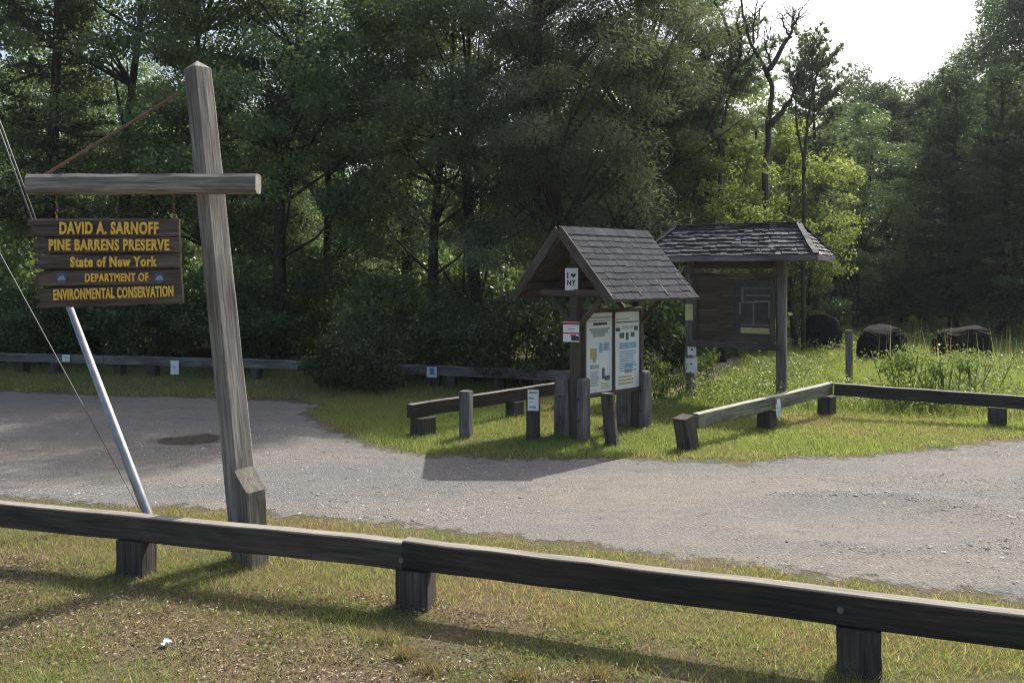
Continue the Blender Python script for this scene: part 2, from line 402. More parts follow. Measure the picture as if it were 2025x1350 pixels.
LOT = [(-30, 9.2), *[G(*p) for p in [(0, 983), (200, 998), (350, 1003), (520, 1016), (800, 1040), (1000, 1063), (1200, 1088), (1500, 1124), (1700, 1150), (2025, 1188)]], (30, 3.5),
       (30, 14), *[G(*p) for p in [(2025, 868), (1900, 882), (1700, 902), (1560, 905), (1480, 917), (1400, 914), (1180, 908), (1000, 905), (865, 900), (760, 887), (690, 862), (645, 842), (600, 818), (640, 800), (560, 792), (380, 787), (200, 781), (0, 772)]], (-30, 17.5)]
LOTSD = np.clip(poly_sd(GX.ravel(), GY.ravel(), LOT), -3, 3).reshape(GX.shape)
sheet('gravel_lot', lot_mat(), lift=.004, attr=LOTSD)
PATH = [G(*p) for p in [(1255, 800), (1290, 775), (1355, 755), (1380, 735), (1420, 715), (1470, 690), (1560, 665), (1660, 640), (1800, 633), (1800, 642), (1680, 646), (1580, 675), (1500, 700), (1440, 735), (1425, 757), (1340, 785), (1290, 808)]]
PATHSD = np.clip(poly_sd(GX.ravel(), GY.ravel(), PATH), -3, 3).reshape(GX.shape)
sheet('path', lot_mat('trodden path', (.30, .25, .19), (.36, .30, .24), .2), lift=.006, attr=PATHSD)

def lot_sd(x, y): return poly_sd(x, y, LOT)
def path_sd(x, y): return poly_sd(x, y, PATH)

# muddy puddle at the edge of the shade
c0 = G(392, 869); PUD = .40 - np.hypot((GX - c0[0]) / 1.25, (GY - c0[1])) + .5 * (fbm(GX + 4, GY, .6) - .5); PUD = np.where(PUD < -.2, -2, PUD)
sheet('puddle', lot_mat('wet mud', (.035, .03, .022), (.06, .05, .038), .2), lift=.007, attr=PUD)

# ------------------------------------------------------------------ writing
def text(name, s, mat, parent, base, c, ux, uy, width, height, depth=.004, bold=.0, only_h=False):
    """flat lettering centred on c, fitted to width x height"""
    cu = bpy.data.curves.new(name, 'FONT'); cu.body = s; cu.align_x = 'CENTER'; cu.align_y = 'CENTER'; cu.size = 1; cu.offset = bold; cu.space_character = 1.13; cu.resolution_u = 3
    o = bpy.data.objects.new(name, cu); COL.objects.link(o)
    dg = bpy.context.evaluated_depsgraph_get(); me = bpy.data.meshes.new_from_object(o.evaluated_get(dg))
    bpy.data.objects.remove(o)
    V = np.empty(len(me.vertices) * 3); me.vertices.foreach_get('co', V); V = V.reshape(-1, 3)
    F_ = [tuple(p.vertices) for p in me.polygons]; lo, hi = V.min(0), V.max(0); V -= (lo + hi) / 2
    V[:, 0] *= width / (hi[0] - lo[0]); V[:, 1] *= height / (hi[1] - lo[1])
    ux, uy = Vector(ux).normalized(), Vector(uy).normalized(); nz = ux.cross(uy)
    c = Vector(c); n = len(V); P = [c + ux * a + uy * b for a, b, _ in V]
    vs = P + [p + nz * depth for p in P]
    from collections import Counter
    E = Counter(); D = {}
    for f in F_:
        for a, b in zip(f, f[1:] + f[:1]): E[frozenset((a, b))] += 1; D[frozenset((a, b))] = (a, b)
    fs = [tuple(i + n for i in f) for f in F_]
    for e, k in E.items():
        if k == 1: a, b = D[e]; fs.append((a, b, b + n, a + n))
    mb = MB(); mb.add(vs, fs); return mb.build(name, mat, parent, base)

def printed(name, c, ux, uy, w, h, mat, label, cat, marks=(), bow=.006, group=None, th=.002, texts=()):
    """a sheet of paper with its print; marks: (x0,y0,x1,y1,material) in 0..1 of the sheet; the sheet faces ux x uy"""
    c = Vector(c); ux, uy = Vector(ux).normalized(), Vector(uy).normalized(); nz = ux.cross(uy)
    e = empty(name, tuple(c), label, cat, group)
    mb = MB(); slab(mb, c, ux, uy, w, h, th, bow=bow); mb.build('sheet', mat, e, c)
    print_marks(marks, c, ux, uy, nz, w, h, th, bow, e, c)
    for s, x, y, tw, th_ in texts:
        text('lettering', s, INK, e, c, c + ux * ((x - .5) * w) + uy * ((y - .5) * h) + nz * (th + .006 + abs(bow)), ux, uy, tw * w, th_ * h, .001, .03)
    return e
def print_marks(marks, c, ux, uy, nz, w, h, th, bow, e, base, name='print'):
    by = {}
    for (x0, y0, x1, y1, m) in marks: by.setdefault(m.name, (m, []))[1].append((x0, y0, x1, y1))
    for m, rs in [(m, [r_]) for m, l_ in by.values() if len(l_) <= 4 for r_ in l_] + [(m, l_) for m, l_ in by.values() if len(l_) > 4]:
        mb = MB(); n = 4
        for (x0, y0, x1, y1) in rs:
            vs, fs = [], []
            for i in range(n + 1):
                for j in range(n + 1):
                    x, y = x0 + (x1 - x0) * i / n - .5, y0 + (y1 - y0) * j / n - .5
                    b = bow * (4 * x * x) + bow * .6 * math.sin(5 * y + 3 * x)
                    vs.append(c + ux * (x * w) + uy * (y * h) + nz * (th + .0025 + b))
            for i in range(n):
                for j in range(n):
                    a = i * (n + 1) + j; fs.append((a, a + n + 1, a + n + 2, a + 1))
            mb.add(vs, fs)
        mb.build(name, m, e, base)
def lines(x0, x1, ytop, ybot, n, m, ragged=.25):
    r = random.Random(int((x0 + ytop) * 1000)); out = []
    for k in range(n):
        y = ytop - (ytop - ybot) * (k + .5) / n; hh = (ytop - ybot) / n * .28
        out.append((x0, y - hh, x1 - (x1 - x0) * ragged * r.random(), y + hh, m))
    return out
def card(pt, az=0.0):
    """axes of an upright sheet facing the camera side, turned by az degrees"""
    return Vector((math.cos(R(az)), math.sin(R(az)), 0)), Vector((0, 0, 1))

# ------------------------------------------------------------------ rail fences
def rail(mb, a, b, za, zb, h=.205, t=.115, **k):
    beam(mb, (a[0], a[1], za - h / 2), (b[0], b[1], zb - h / 2), t, h, ch=.012, wob=.004, **k)
def post(mb, g, top, w=.24, lean=(0, 0), d=None, tip=0.0, tipslant=0.0, rz=0.0):
    z0 = h1(*g) - .06
    beam(mb, (g[0], g[1], z0), (g[0] + lean[0], g[1] + lean[1], top), w, d or w, up=(math.sin(rz), math.cos(rz), 0), ch=.014, seg=3, wob=.004, tip=tip, tipslant=tipslant)

# near guard rail along the bottom of the picture
near = [np.array([-9.2, 8.66]), np.array([-.80, 6.25]), np.array([8.6, 2.94])]
base = (near[1][0], near[1][1], 0)
fe = empty('guard_rail', base, 'dark low timber guard rail running across the foreground in front of the leaning sign post', 'guard rail')
for k, (a, b) in enumerate(zip(near[:-1], near[1:])):
    mb = MB(); u = (b - a) / np.linalg.norm(b - a)
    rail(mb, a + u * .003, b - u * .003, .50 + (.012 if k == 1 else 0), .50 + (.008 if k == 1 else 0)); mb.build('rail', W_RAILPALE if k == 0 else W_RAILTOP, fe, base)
ua = math.atan2(-.285, 1)
def on_near(x):
    for a, b in zip(near[:-1], near[1:]):
        if a[0] <= x <= b[0]: t = (x - a[0]) / (b[0] - a[0]); return a + (b - a) * t
for x in (-5.55, -3.12, -.72, 2.17, 4.6):
    mb = MB(); p = on_near(x); post(mb, p + np.array([.0, .02]), .297, .255, d=.20, rz=-ua if x < 0 else .35); mb.build('post', W_RAIL, fe, base)
for x, z in ((2.06, .41), (-.80, .37)):
    mb = MB(); p = on_near(x); n = np.array([-.33, -.94]); q = p + n * .055
    tube(mb, [(*q, z), (*(q + n * .018), z)], .02, 8)
    mb.build('bolt', CABLE, fe, base)

def fence(label, path_, posts_, ztop, mat, leans=None, name='rail_fence', zs=None, hrail=.21):
    """path_: rail corner points; posts_: ground points of posts"""
    b0 = (float(path_[0][0]), float(path_[0][1]), 0)
    e = empty(name, b0, label, 'rail fence')
    for k, (a, b) in enumerate(zip(path_[:-1], path_[1:])):
        a, b = np.array(a), np.array(b); u = (b - a) / np.linalg.norm(b - a)
        za, zb = (zs[k], zs[k + 1]) if zs else (ztop, ztop)
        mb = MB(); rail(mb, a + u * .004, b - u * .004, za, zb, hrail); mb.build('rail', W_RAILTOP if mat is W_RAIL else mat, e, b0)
    for k, (g, top, w_, lean) in enumerate(posts_):
        mb = MB(); d = np.array(path_[-1]) - np.array(path_[0]); post(mb, np.array(g), top, w_, lean, rz=-math.atan2(d[1], d[0])); mb.build('post', W_RAIL, e, b0)
    return e
# far fence at the edge of the wood
farp = [np.array(p) for p in [(-16.5, 22.0), (-12.6, 20.9), (-9.9, 20.3), (-7.3, 19.7), (-4.6, 19.1), (-2.0, 18.2), (-.6, 17.7), (1.7, 16.9)]]
fence('long grey rail fence at the edge of the dark wood behind the gravel lot', farp,
      [(p + np.array([.35, .02]), .285, .22, (0, 0)) for p in farp[:-1]] + [(farp[-1] - np.array([.3, -.1]), .285, .22, (0, 0))] +
      [(.5 * (a + b), .285, .22, (0, 0)) for a, b in zip(farp[:-1], farp[1:])], .5, W_GREY)
# short fence left of the kiosk
kf = [np.array([-1.57, 12.75]), np.array([-.1, 14.3]), np.array([1.05, 15.55])]
fence('short rail fence sloping away toward the gabled kiosk, behind two upright bollards', kf,
      [(np.array([-1.37, 12.86]), .285, .29, (0, 0)), (np.array([.05, 14.45]), .285, .24, (0, 0)), (np.array([.95, 15.4]), .285, .24, (0, 0))], .5, W_RAIL)
# fence at the right with a corner
rf = [np.array([2.62, 11.95]), np.array([4.16, 13.38]), np.array([5.62, 14.75])]
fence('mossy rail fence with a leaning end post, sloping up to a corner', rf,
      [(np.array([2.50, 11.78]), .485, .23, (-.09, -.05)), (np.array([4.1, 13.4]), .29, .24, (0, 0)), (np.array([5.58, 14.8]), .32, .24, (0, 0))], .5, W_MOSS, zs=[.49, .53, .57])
rf2 = [np.array([5.64, 14.62]), np.array([8.35, 13.55]), np.array([11.2, 12.6])]
fence('dark level rail fence from the corner to the right edge, in front of the meadow', rf2,
      [(np.array([7.98, 13.72]), .285, .24, (0, 0)), (np.array([10.6, 12.8]), .285, .24, (0, 0))], .5, W_RAIL, zs=[.575, .50, .50])

# ------------------------------------------------------------------ free-standing bollards and posts
def bollard(g, top, w_, label, mat, cat='bollard', lean=(0, 0), group='wooden bollards round the gabled kiosk', rz=.35, name='bollard'):
    e = empty(name, (g[0], g[1], 0), label, cat, group)
    mb = MB(); post(mb, np.array(g), top, w_, lean, rz=rz); mb.build('shaft', mat, e, (g[0], g[1], 0))
    mb = MB(); beam(mb, (g[0] + lean[0], g[1] + lean[1], top + .001), (g[0] + lean[0], g[1] + lean[1], top + .012), w_ * .94, w_ * .94, up=(math.sin(rz), math.cos(rz), 0), ch=.02, seg=1, wob=0)
    mb.build('end_grain', W_GREY, e, (g[0], g[1], 0))
bollard(G(922, 867), .71, .17, 'square wooden bollard in front of the short rail fence, no notice on it', W_GREY)
bollard(G(1054, 870), .74, .17, 'wooden bollard carrying a white notice in front of the short rail fence', W_RAIL)
bollard(G(1211, 882), .75, .17, 'tilted wooden bollard standing under the gabled kiosk poster board', W_RAIL, lean=(-.07, .02))
bollard(G(1679, 774), 1.28, .14, 'tall thin grey post standing in the meadow behind the fence corner', W_GREY, 'post', group=None, name='marker_post')

# ------------------------------------------------------------------ entrance sign
g0 = np.array([-2.30, 7.30]); b0 = (g0[0], g0[1], 0)
sg = empty('sign_post', b0, 'leaning square timber sign post with a cross beam, behind the foreground guard rail', 'sign post')
top = at(391, 137, 7.36)
mb = MB(); beam(mb, (g0[0], g0[1], -.1), tuple(top), .205, .205, up=(.62, .78, 0), ch=.016, seg=12, wob=.003, tip=.075, taper=.86); mb.build('post', W_POST, sg, b0)
mb = MB(); pl, pr = at(60, 364, 7.06), at(511, 365, 7.06)
beam(mb, tuple(pl), tuple(pr), .16, .165, ch=.03, seg=9, wob=.006); mb.build('cross_beam', W_POST, sg, b0)
mb = MB(); tube(mb, [at(357, 183, 7.28), at(88, 346, 7.08)], .012, 8); mb.build('brace_rod', RUST, sg, b0)
mb = MB(); s0 = np.array([-2.19, 7.12]); beam(mb, (*s0, -.06), (s0[0] - .045, s0[1], .74), .17, .19, up=(.62, .78, 0), ch=.014, seg=4, tipslant=.09); mb.build('stub_post', W_STUB, sg, b0)

D = 7.02
def P(px, py): return at(px, py, D)
bc = P(215, 518)
hs = empty('hanging_sign', tuple(bc), 'brown hanging plank sign with raised yellow lettering under the cross beam', 'sign')
rows = [(433, 468, 68, 356, 'DAVID A. SARNOFF', 122, 317, 439, 464, 0), (470, 500, 78, 357, 'PINE BARRENS PRESERVE', 101, 338, 473, 496, 0),
        (503, 531, 82, 358, 'State of New York', 143, 314, 507, 528, .5), (535, 564, 80, 360, 'DEPARTMENT OF', 172, 297, 540, 557, .8),
        (567, 604, 84, 362, 'ENVIRONMENTAL CONSERVATION', 110, 346, 568, 590, 1.8)]
for (y0, y1, x0, x1, s, tx0, tx1, ty0, ty1, rot) in rows:
    a, b = P(x0, (y0 + y1) / 2), P(x1, (y0 + y1) / 2); hh = (y1 - y0 + .6) * D / F
    rise = math.tan(R(rot)) * (b[0] - a[0]) / 2
    mb = MB(); beam(mb, (a[0], a[1], a[2] - rise), (b[0], b[1], b[2] + rise), .045, hh, ch=.008, seg=14, wob=.0035)
    for k in range(5):           # splintered left end
        zz = a[2] - rise + (k - 2) * hh / 5.4; ll = random.uniform(.01, .07)
        beam(mb, (a[0] - ll, a[1] + random.uniform(-.008, .008), zz), (a[0] + .002, a[1], zz), .035, hh / 6, ch=.003, seg=1, wob=.002)
    plank = mb.build('plank', W_SIGN, hs, bc)
    c = P((tx0 + tx1) / 2, (ty0 + ty1) / 2); r_ = R(rot)
    c[2] += 0; text('lettering', s, YELLOW, plank, bc, (c[0], D - .0255, c[2]), (math.cos(r_), 0, math.sin(r_)), (-math.sin(r_), 0, math.cos(r_)), (tx1 - tx0) * D / F, (ty1 - ty0) * D / F, .012, .04)
    if s.startswith('DEP'):
        for ex, em in ((126, NAVY), (318, NAVY)):
            q = P(ex, 549); mb = MB(); tube(mb, [(q[0], D - .024, q[2]), (q[0], D - .032, q[2])], .046, 20); em_ = mb.build('emblem', em, plank, bc)
            mb = MB(); mb.add([(q[0] - .036, D - .0335, q[2] - .02), (q[0] + .036, D - .0335, q[2] - .02), (q[0] + .012, D - .0335, q[2] + .022), (q[0] - .016, D - .0335, q[2] + .01)], [(0, 1, 2, 3)]); mb.build('emblem_mark', INKGREY, plank, bc)
mb = MB(); q0, q1 = P(96, 570), P(346, 452); slab(mb, ((q0[0] + q1[0]) / 2, D + .03, (q0[2] + q1[2]) / 2 - .01), (1, 0, 0), (0, 0, 1), q1[0] - q0[0], q1[2] - q0[2] + .16, .02, n=1); mb.build('backing_board', W_RAIL, hs, bc)
for px in (112, 344):
    mb = MB(); a, b = P(px, 382), P(px, 436)
    for k in range(5):
        t0, t1 = k / 5, (k + 1.15) / 5
        p0, p1 = a + (b - a) * t0, a + (b - a) * t1
        off = np.array([.012, 0, 0]) if k % 2 else np.array([0, .012, 0])
        tube(mb, [p0, (p0 + p1) / 2 + off, p1, (p0 + p1) / 2 - off, p0], .004, 5)
    mb.build('chain', RUST, hs, bc)

mp0, mp1 = at(293, 1018, 8.35), at(-60, 85, 8.9)
mpe = empty('metal_pole', tuple(mp0), 'leaning galvanised metal pole behind the hanging plank sign', 'pole')
mb = MB(); mid = mp0 + (mp1 - mp0) * .47
mp00 = mp0 - (mp1 - mp0) / np.linalg.norm(mp1 - mp0) * .35
tube(mb, [mp00, mp0, mid], [.052, .05, .032], 14); mb.build('lower_tube', GALV, mpe, mp0, True)
mb = MB()
for o_ in (-.022, .022): tube(mb, [mid + np.array([o_, 0, -.1]), mp1 + np.array([o_ * .7, 0, 0])], .008, 8)
mb.build('upper_rods', CABLE, mpe, mp0, True)
mb = MB(); c0_, c1_ = at(279, 1012, 8.25), at(-45, 419, 8.7)
tube(mb, [c0_ - (c1_ - c0_) * .1, c0_, c1_], .005, 6); tag(mb.build('guy_cable', CABLE), 'thin taut steel guy cable rising to the left from the metal pole foot', 'cable')

# ------------------------------------------------------------------ gabled kiosk
class Frame:
    def __init__(s, o, ang): s.o = np.array([*o, 0.0]); s.u = np.array([math.cos(ang), math.sin(ang), 0]); s.v = np.array([math.sin(ang), -math.cos(ang), 0])
    def __call__(s, a, b, z): return tuple(s.o + s.u * a + s.v * b + np.array([0, 0, z]))
K = Frame((.97, 12.6), math.atan2(.66, .75))
kb = K(0, 0, 0)
ke = empty('gabled_kiosk', kb, 'small gabled kiosk with grey shingle roof and two pale posters', 'information kiosk')
u, v = Vector(K.u), Vector(K.v)
def kpart(name, mat, items, parent=ke, base=kb):
    mb = MB()
    for it in items: beam(mb, *it[:4], **it[4])
    return mb.build(name, mat, parent, base)
UP = {'up': tuple(K.v)}
for s in (0, 1.43):
    kpart('post', W_KIOSK, [(K(s, 0, -.1), K(s, 0, 3.05 if s == 0 else 3.0), .15, .15, dict(up=tuple(K.v), seg=8))])
    for t0, t1, zt in ((-.40, -.082, .92), (.082, .22, .93)):
        mb = MB(); c = (t0 + t1) / 2
        beam(mb, K(s, c, -.06), K(s, c + .0, zt - .03), .2, t1 - t0, up=tuple(K.v), seg=4, ch=.02, tip=.0, taper=.93)
        beam(mb, K(s, c, zt - .03), K(s, c, zt), .19, (t1 - t0) * .93, up=tuple(K.v), seg=1, ch=.06, taper=.75)
        foot = mb.build('footing_timber', W_GREY, ke, kb)
        for zz in (.3, .62):
            mb = MB(); q = K(s - .105, c, zz); q2 = K(s - .125, c, zz); tube(mb, [q, q2], .018, 8)
            mb.build('bolt', INK, foot, kb)
for s in (0, 1.43):
    kpart('tie_beam', W_KIOSK, [(K(s - .09, -.86, 2.20), K(s - .09, .86, 2.20), .06, .11, {})])
    kpart('knee_brace', W_KIOSK, [(K(s, -.08, 1.72), K(s, -.52, 2.13), .06, .08, {})])
    kpart('knee_brace', W_KIOSK, [(K(s, .08, 1.72), K(s, .52, 2.13), .06, .08, {})])
for t in (-.72, .72): kpart('eave_plate', W_KIOSK, [(K(-.3, t, 2.31), K(1.62, t, 2.31), .09, .1, {})])
kpart('ridge_board', W_KIOSK, [(K(-.34, 0, 3.06), K(1.64, 0, 3.06), .04, .12, {})])
RT, RZ0, RZ1 = 1.02, 2.12, 3.17
for s in (-.30, .35, .95, 1.58):
    for sg_ in (-1, 1):
        kpart('rafter', W_KIOSK, [(K(s, sg_ * .96, RZ0 + .03), K(s, sg_ * .02, RZ1 - .11), .05, .09, dict(up=(0, 0, 1)))])
for sg_ in (-1, 1):
    kpart('barge_board', W_KIOSK, [(K(-.375, sg_ * 1.03, RZ0 - .03), K(-.375, sg_ * .012, RZ1 - .03), .03, .15, dict(up=(0, 0, 1)))])
def shingle_slope(mb, e0, e1, r0, r1, rows_, wmin, wmax, lift, th, rough, seedv, light=0.0):
    """shingles from the eave line e0-e1 up to the ridge line r0-r1 (a trapezoid); th = butt thickness"""
    rr = random.Random(seedv); e0, e1, r0, r1 = map(Vector, (e0, e1, r0, r1))
    nrm = (e1 - e0).cross(r0 - e0).normalized()
    if nrm.z < 0: nrm = -nrm
    for k in range(rows_):
        f0, f1 = k / rows_, min(1.0, (k + 1.22) / rows_)
        a0, a1 = e0.lerp(r0, f0), e1.lerp(r1, f0); b0_, b1_ = e0.lerp(r0, f1), e1.lerp(r1, f1)
        Lk = (a1 - a0).length; x = -rr.uniform(0, wmin)
        while x < Lk:
            w_ = rr.uniform(wmin, wmax); x0, x1 = max(0, x + .003), min(Lk, x + w_ - .003); x += w_
            if x1 - x0 < .02: continue
            s0, s1 = x0 / Lk, x1 / Lk; dr = rr.uniform(-rough, rough); j = rr.uniform(0, rough * .5)
            along = (b0_ - a0).normalized() * dr
            q0, q1 = a0.lerp(a1, s0) + along, a0.lerp(a1, s1) + along
            q2, q3 = b0_.lerp(b1_, s1), b0_.lerp(b1_, s0)
            lo, hi = nrm * (lift + th + j), nrm * (lift + .002); lo2 = nrm * lift
            vs = [q0 + lo2, q1 + lo2, q1 + lo, q0 + lo, q2 + hi, q3 + hi]
            tv = rr.random(); tv = tv * .85 + (.15 * rr.random() if rr.random() < .3 else 0)
            if light and rr.random() < light: tv = rr.uniform(.85, 1)
            mb.add(vs, [(0, 1, 2, 3), (3, 2, 4, 5), (1, 4, 2), (0, 3, 5)], tint=tv)
rdk = []
for sg_ in (-1, 1):
    mb = MB()
    e0, e1, r0, r1 = K(-.36, sg_ * RT, RZ0), K(1.67, sg_ * RT, RZ0), K(-.36, 0, RZ1), K(1.67, 0, RZ1)
    vs = [Vector(p) for p in (e0, e1, r1, r0)]; dn = Vector((0, 0, -.025)); mb.add([p for p in vs] + [p + dn for p in vs], [(0, 1, 2, 3), (7, 6, 5, 4), (0, 4, 5, 1), (1, 5, 6, 2), (3, 2, 6, 7), (0, 3, 7, 4)])
    rd = mb.build('roof_deck', W_KIOSK, ke, kb)
    mb = MB(); shingle_slope(mb, e0, e1, r0, r1, 11, .13, .25, .004, .011, .010, 5 + sg_); mb.build('shingles', SHINGLE, rd, kb)
mb = MB(); x = -.37
while x < 1.66:
    L_ = .24
    for sg_ in (-1, 1):
        a, b, c, d = K(x, 0, RZ1 + .032), K(min(1.68, x + L_ + .02), 0, RZ1 + .026), K(min(1.68, x + L_ + .02), sg_ * .12, RZ1 - .094), K(x, sg_ * .12, RZ1 - .088)
        mb.add([a, b, c, d], [(0, 1, 2, 3)])
    x += L_
mb.build('ridge_cap', SHINGLE, ke, kb)
# the poster board faces the lot (+v)
kpart('board_frame', W_KIOSK, [(K(.05, .10, 1.93), K(1.38, .10, 1.93), .07, .06, {}), (K(.05, .10, .64), K(1.38, .10, .64), .07, .06, {}),
      (K(.07, .10, .665), K(.07, .10, 1.905), .05, .07, dict(up=tuple(K.v))), (K(1.36, .10, .665), K(1.36, .10, 1.905), .05, .07, dict(up=tuple(K.v))), (K(.71, .105, .668), K(.71, .105, 1.902), .045, .075, dict(up=tuple(K.v)))])
mb = MB(); slab(mb, K(.715, .085, 1.285), K.u, (0, 0, 1), 1.23, 1.22, .015, n=1); mb.build('back_board', W_KIOSK, ke, kb)
def poster(s0, s1, marks):
    c = Vector(K((s0 + s1) / 2, .108, 1.285)); w_, h_ = (s1 - s0), 1.21
    mb = MB(); slab(mb, c, K.u, (0, 0, 1), w_, h_, .003, n=4); p = mb.build('poster', POSTER, ke, kb)
    print_marks(marks, c, Vector(K.u), Vector((0, 0, 1)), Vector(K.v), w_, h_, .003, 0, p, kb)
poster(.10, .685, [(.05, .895, .93, .91, INKGREY), (.0, .93, 1, .955, INKGREY), (.26, .845, .80, .88, INK), (.12, .78, .88, .81, INKGREY), (.18, .74, .82, .78, INKGREY), (.25, .70, .72, .74, INKGREY),
                   (.48, .50, .62, .62, INKBLUE), (.66, .52, .86, .62, INKBLUE), (.15, .42, .40, .56, INKTAN), (.25, .38, .36, .44, INKTAN), (.15, .30, .48, .35, INKGREY), (.60, .16, .70, .30, INKGREEN), (.70, .14, .90, .20, INKGREEN)]
       + lines(.15, .48, .27, .08, 7, INKGREY) + lines(.55, .9, .12, .03, 3, INKTAN))
poster(.735, 1.335, [(.06, .86, .94, .875, INK), (.06, .90, .6, .915, INKGREY), (.05, .75, .22, .80, INKGREEN), (.78, .75, .93, .81, INKGREEN), (.2, .66, .38, .73, INKGREEN), (.45, .63, .56, .73, INKGREEN), (.64, .67, .8, .73, INKGREEN), (.2, .52, .88, .60, INKBLUE)]
       + lines(.2, .9, .50, .22, 9, INKBLUE) + lines(.3, .82, .82, .77, 2, INKGREY) + lines(.15, .8, .18, .05, 3, INKTAN) + [(.4, .20, .68, .25, INKGREY), (.4, .28, .72, .32, INKBLUE)])
# notices on the kiosk
fa = -18
ux, uy = Vector((math.cos(R(fa)), math.sin(R(fa)), 0)), Vector((0, 0, 1))
c = Vector(K(-.13, .03, 2.41))
ny = printed('paper_notice', c, ux, uy, .2, .33, PAPER, 'white sheet with big black letters and a heart high under the kiosk gable', 'notice',
             [(.16, .52, .26, .80, INK)], .004)
def heart(c, s):
    pts = []
    for k in range(24):
        a = 2 * math.pi * k / 24; pts.append((16 * math.sin(a) ** 3 / 17, (13 * math.cos(a) - 5 * math.cos(2 * a) - 2 * math.cos(3 * a) - math.cos(4 * a)) / 17))
    mb = MB(); mb.add([Vector(c) + ux * (x * s) + uy * (y * s) for x, y in pts], [tuple(reversed(range(24)))]); return mb
nzv = ux.cross(uy)
heart(c + ux * .028 + uy * .055 + nzv * .008, .042).build('heart_print', INK, ny, c)
text('lettering', 'NY', INK, ny, c, c - uy * .055 + nzv * .008, ux, uy, .135, .085, .001, .03)
c = Vector(K(-.095, .0, 1.62)) + Vector((-.01, -.02, 0))
printed('paper_notice', c, ux, uy, .25, .30, PAPER, 'white notice with red bands on the near post of the gabled kiosk', 'notice',
        [(.0, .86, 1, .97, REDP), (.0, .40, 1, .47, REDP), (.3, .62, .75, .66, INKGREY), (.5, .06, .98, .30, INK), (.45, .26, .8, .36, REDP)], .006)
c = G(1054, 870); p_ = Vector((c[0] + .0, c[1] - .115, .615))
printed('paper_notice', p_, *card(0, -12), .165, .31, PAPER, 'white printed notice stapled to a bollard in front of the short fence', 'notice',
        [(.1, .82, .9, .92, INKGREY)] + [(.12, .55, .6, .63, INKGREY), (.12, .38, .45, .42, INKGREY), (.12, .12, .75, .22, INKGREY)], .005)

# ------------------------------------------------------------------ hip-roofed board
B = Frame((3.6, 16.8), R(-33))
bb = B(0, 0, 0); BL = 1.80
be = empty('information_board', bb, 'dark wooden information board under a mossy hipped shake roof', 'information board')
def bpart(name, mat, items, parent=be):
    mb = MB()
    for it in items: beam(mb, *it[:4], **it[4])
    return mb.build(name, mat, parent, bb)
for s in (0, BL): bpart('post', W_GREY, [(B(s, 0, -.1), B(s, 0, 2.82), .185, .185, dict(up=tuple(B.v), seg=8, ch=.04))])
bpart('frame', W_KIOSK, [(B(.0, .12, 1.10), B(BL, .12, 1.10), .12, .12, {}), (B(.05, .12, 2.44), B(BL - .05, .12, 2.44), .08, .12, {}),
      (B(.14, .11, 1.162), B(.14, .11, 2.378), .08, .09, dict(up=tuple(B.v))), (B(BL - .14, .11, 1.162), B(BL - .14, .11, 2.378), .08, .09, dict(up=tuple(B.v)))])
for k in range(4):
    z0 = 1.17 + k * .30
    mb = MB(); slab(mb, B(BL / 2, .06, z0 + .149), B.u, (0, 0, 1), BL - .36, .292, .02, n=1, tint=.3 + .1 * k); mb.build('panel_board', W_PLY, be, bb)
c = Vector(B(BL * .71, .084, 1.80)); w_, h_ = .78, 1.02
mb = MB(); slab(mb, c, B.u, (0, 0, 1), w_, h_, .004, n=1); mp = mb.build('map_sheet', MAPDARK, be, bb)
mk = [(.22, .62, .27, .92, MAPLINE), (.27, .62, .62, .66, MAPLINE), (.50, .22, .54, .62, MAPLINE), (.54, .64, .92, .68, MAPLINE), (.88, .34, .93, .64, MAPLINE), (.2, .2, .95, .225, MAPLINE), (.2, .05, .95, .16, INKTAN), (.16, .40, .21, .64, MAPLINE), (.3, .75, .95, .78, MAPLINE), (.3, .89, .95, .91, MAPLINE)]
print_marks(mk, c, Vector(B.u), Vector((0, 0, 1)), Vector(B.v), w_, h_, .004, 0, mp, bb)
for t in (-.5, .5): bpart('eave_beam', W_GREY, [(B(-.72, t, 2.78), B(BL + .68, t, 2.78), .09, .11, {})])
for s in (0, BL): bpart('cross_arm', W_GREY, [(B(s, -.452, 2.795), B(s, .452, 2.795), .09, .1, {})])
bpart('header_beam', W_KIOSK, [(B(.095, 0, 2.66), B(BL - .095, 0, 2.66), .1, .13, {})])
a0, a1, ht, ze, zr = -.80, BL + .80, .72, 2.82, 3.43
q = {'nl': B(a0, ht, ze), 'nr': B(a1, ht, ze), 'fl': B(a0, -ht, ze), 'fr': B(a1, -ht, ze), 'rl': B(a0 + .5, 0, zr), 'rr': B(a1 - .5, 0, zr)}
mb = MB(); vs = [q[k] for k in ('nl', 'nr', 'fr', 'fl', 'rl', 'rr')]; mb.add(vs, [(0, 1, 5, 4), (1, 2, 5), (2, 3, 4, 5), (3, 0, 4), (3, 2, 1, 0)]); hip = mb.build('roof_deck', W_GREY, be, bb)
mb = MB()
shingle_slope(mb, q['nl'], q['nr'], q['rl'], q['rr'], 8, .09, .2, .004, .022, .03, 21, .05)
shingle_slope(mb, q['fr'], q['fl'], q['rr'], q['rl'], 8, .09, .2, .004, .022, .03, 22, .05)
shingle_slope(mb, q['nr'], q['fr'], Vector(q['rr']), Vector(q['rr']) + Vector((.002, .002, 0)), 8, .09, .2, .004, .022, .03, 23, .06)
shingle_slope(mb, q['fl'], q['nl'], Vector(q['rl']), Vector(q['rl']) + Vector((.002, .002, 0)), 8, .09, .2, .004, .022, .03, 24, .06)
mb.build('shakes', SHAKE, hip, bb)
